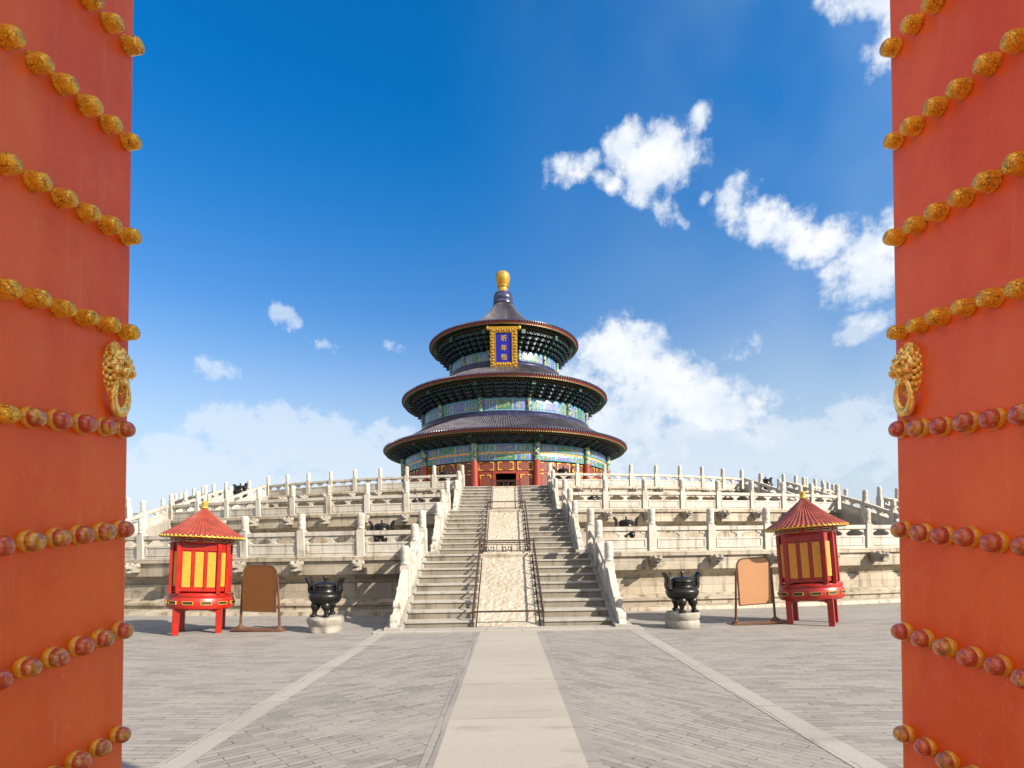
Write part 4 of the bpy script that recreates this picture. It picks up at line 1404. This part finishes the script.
def make_leaf(s):
    """s=-1: the leaf at the left, s=1 at the right. Local frame: +y runs along the leaf to its free edge"""
    lab = ('red gate leaf with gold studs and lion knocker, at the left edge' if s < 0 else
           'red gate leaf with gold studs and lion knocker, at the right edge')
    g = .60
    Yf = 3.0 * g
    turn = R(1.6) * s                      # each leaf stops a little short of square, so the pair narrows outwards
    # the leaves hang slightly out of plumb, so that their free edges open a little towards the ground
    edge = (133.5, 127.5) if s < 0 else (889.5, 897.5)
    d = px_dir(edge[0], 250)
    foot = Vector((d.x / d.y * Yf, Yf, 0))
    root = thing('gate_leaf', lab, 'door', foot, 0, 'open leaves of the red gate')
    du = Vector((-.0245 * s * -1, 1, 0)).normalized()
    du = Vector((.0245 if s < 0 else -.0245, 1, 0)).normalized()
    nrm = Vector((1, -.0245, 0)).normalized() if s < 0 else Vector((-1, -.0245, 0)).normalized()
    # plumb error measured from the photograph's door edge
    p0, p1 = ((135.5, 0), (123.5, 768)) if s < 0 else ((888.0, 0), (901.5, 768))
    def on_plane(px, py, y):
        q = px_dir(px, py); return Vector((q.x / q.y * y, y, 1.7 + q.z / q.y * y))
    A, B = on_plane(*p0, Yf), on_plane(*p1, Yf)
    upv = (A - B) / (A.z - B.z)           # z component is 1
    E0 = B + upv * (0 - B.z)              # free edge at ground level
    root.location = E0
    Wd, Hd, Th = 1.36 * g, 3.75, .13 * g
    m = MB()
    def P(u, w, h):                       # u: distance back from the free edge, w: out of the face, h: height
        return -du * u + nrm * w + upv * h
    vs = [P(u, w, h) for h in (.06, Hd) for (u, w) in ((0, 0), (Wd, 0), (Wd, -Th), (0, -Th))]
    m.add(vs, [(3, 2, 1, 0), (4, 5, 6, 7), (0, 1, 5, 4), (1, 2, 6, 5), (2, 3, 7, 6), (3, 0, 4, 7)])
    m.build('leaf_panel', M['door'], root, bevel=.012, bevel_segs=2)
    rows = [48, 143, 238, 333, 429, 529, 630, 733, 838] if s < 0 else [49, 144, 238, 333, 430, 529, 630, 732, 838]
    cols = [134, 132, 130, 129, 126.5, 124.5, 123, 121.5, 119] if s < 0 else [890, 892, 893.5, 895, 897, 900, 902, 903, 905]
    slope = .141                          # the rows of studs climb towards the free edge
    Zr = Matrix((nrm.cross(upv).normalized(), upv.normalized(), nrm)).transposed().to_4x4()
    for ri, py in enumerate(rows):
        q = on_plane(cols[ri], py, Yf - .05 * g)
        h0 = q.z
        for ci in range(9):
            u = (.068 + .1375 * ci) * g
            h = h0 - slope * (u - .05 * g)
            worn = (ri >= 5) or (ri == 4 and ci < 5 + (random.random() < .5)) or False
            if h < .12 or h > Hd - .1: continue
            o = bpy.data.objects.new('stud', STUD[worn]); COL.objects.link(o); o.parent = root
            o.matrix_local = Matrix.Translation(P(u + random.uniform(-.003, .003), .0, h + random.uniform(-.003, .003))) @ Zr @ Matrix.Rotation(random.uniform(0, 6.28), 4, 'Z') @ Matrix.Diagonal((g * (.86 if worn else .80) * (q_ := random.uniform(.96, 1.05)), g * (.86 if worn else .80) * q_, g * (.84 if worn else .90) * q_, 1))
    # knocker
    kq = on_plane(117 if s < 0 else 908, 366, Yf - .12 * g)
    kn = bpy.data.objects.new('lion_knocker', None)
    kn = remeshed(lion_head(), 'lion_knocker', M['lion'], .0034, None, 1)
    kn.parent = root
    Kr = Matrix((upv.normalized().cross(nrm).normalized() * 1.0, -nrm, upv.normalized())).transposed().to_4x4()
    kn.matrix_local = Matrix.Translation(P(.118 * g, .0, kq.z - .132 * g)) @ Kr @ Matrix.Diagonal((.86 * g, .80 * g, 1.05 * g, 1))
    rg = MB()
    pts = []
    for i in range(33):
        a = 2 * pi * i / 32
        pts.append((.058 * sin(a), -.050 - .012 * cos(a), -.022 + .078 * cos(a)))
    rg.tube(pts, [.012 + .016 * (1 - cos(2 * pi * i / 32)) / 2 for i in range(33)], 12, cap=False)
    ro = rg.build('ring', M['lion'], kn, smooth=True)
    return root, E0, du
leafL = make_leaf(-1)
leafR = make_leaf(1)

# unseen piers added beside the viewer, to keep the gate leaves in shade
for s in (-1, 1):
    w = thing('shade_pier', f'added red pier out of view on the {side_name[s]} side, to keep the leaves in shade', 'wall', (s * 2.0, .3, 0), 0, 'added piers shading the gate leaves')
    MB().box(-.76, .76, -.75, .72, 0, 5.6).build('pier', M['red_wall'], w, bevel=.02)
    MB().box(-.80, .80, -.80, .64, 0, .4).build('footing', M['rock'], w, bevel=.02)
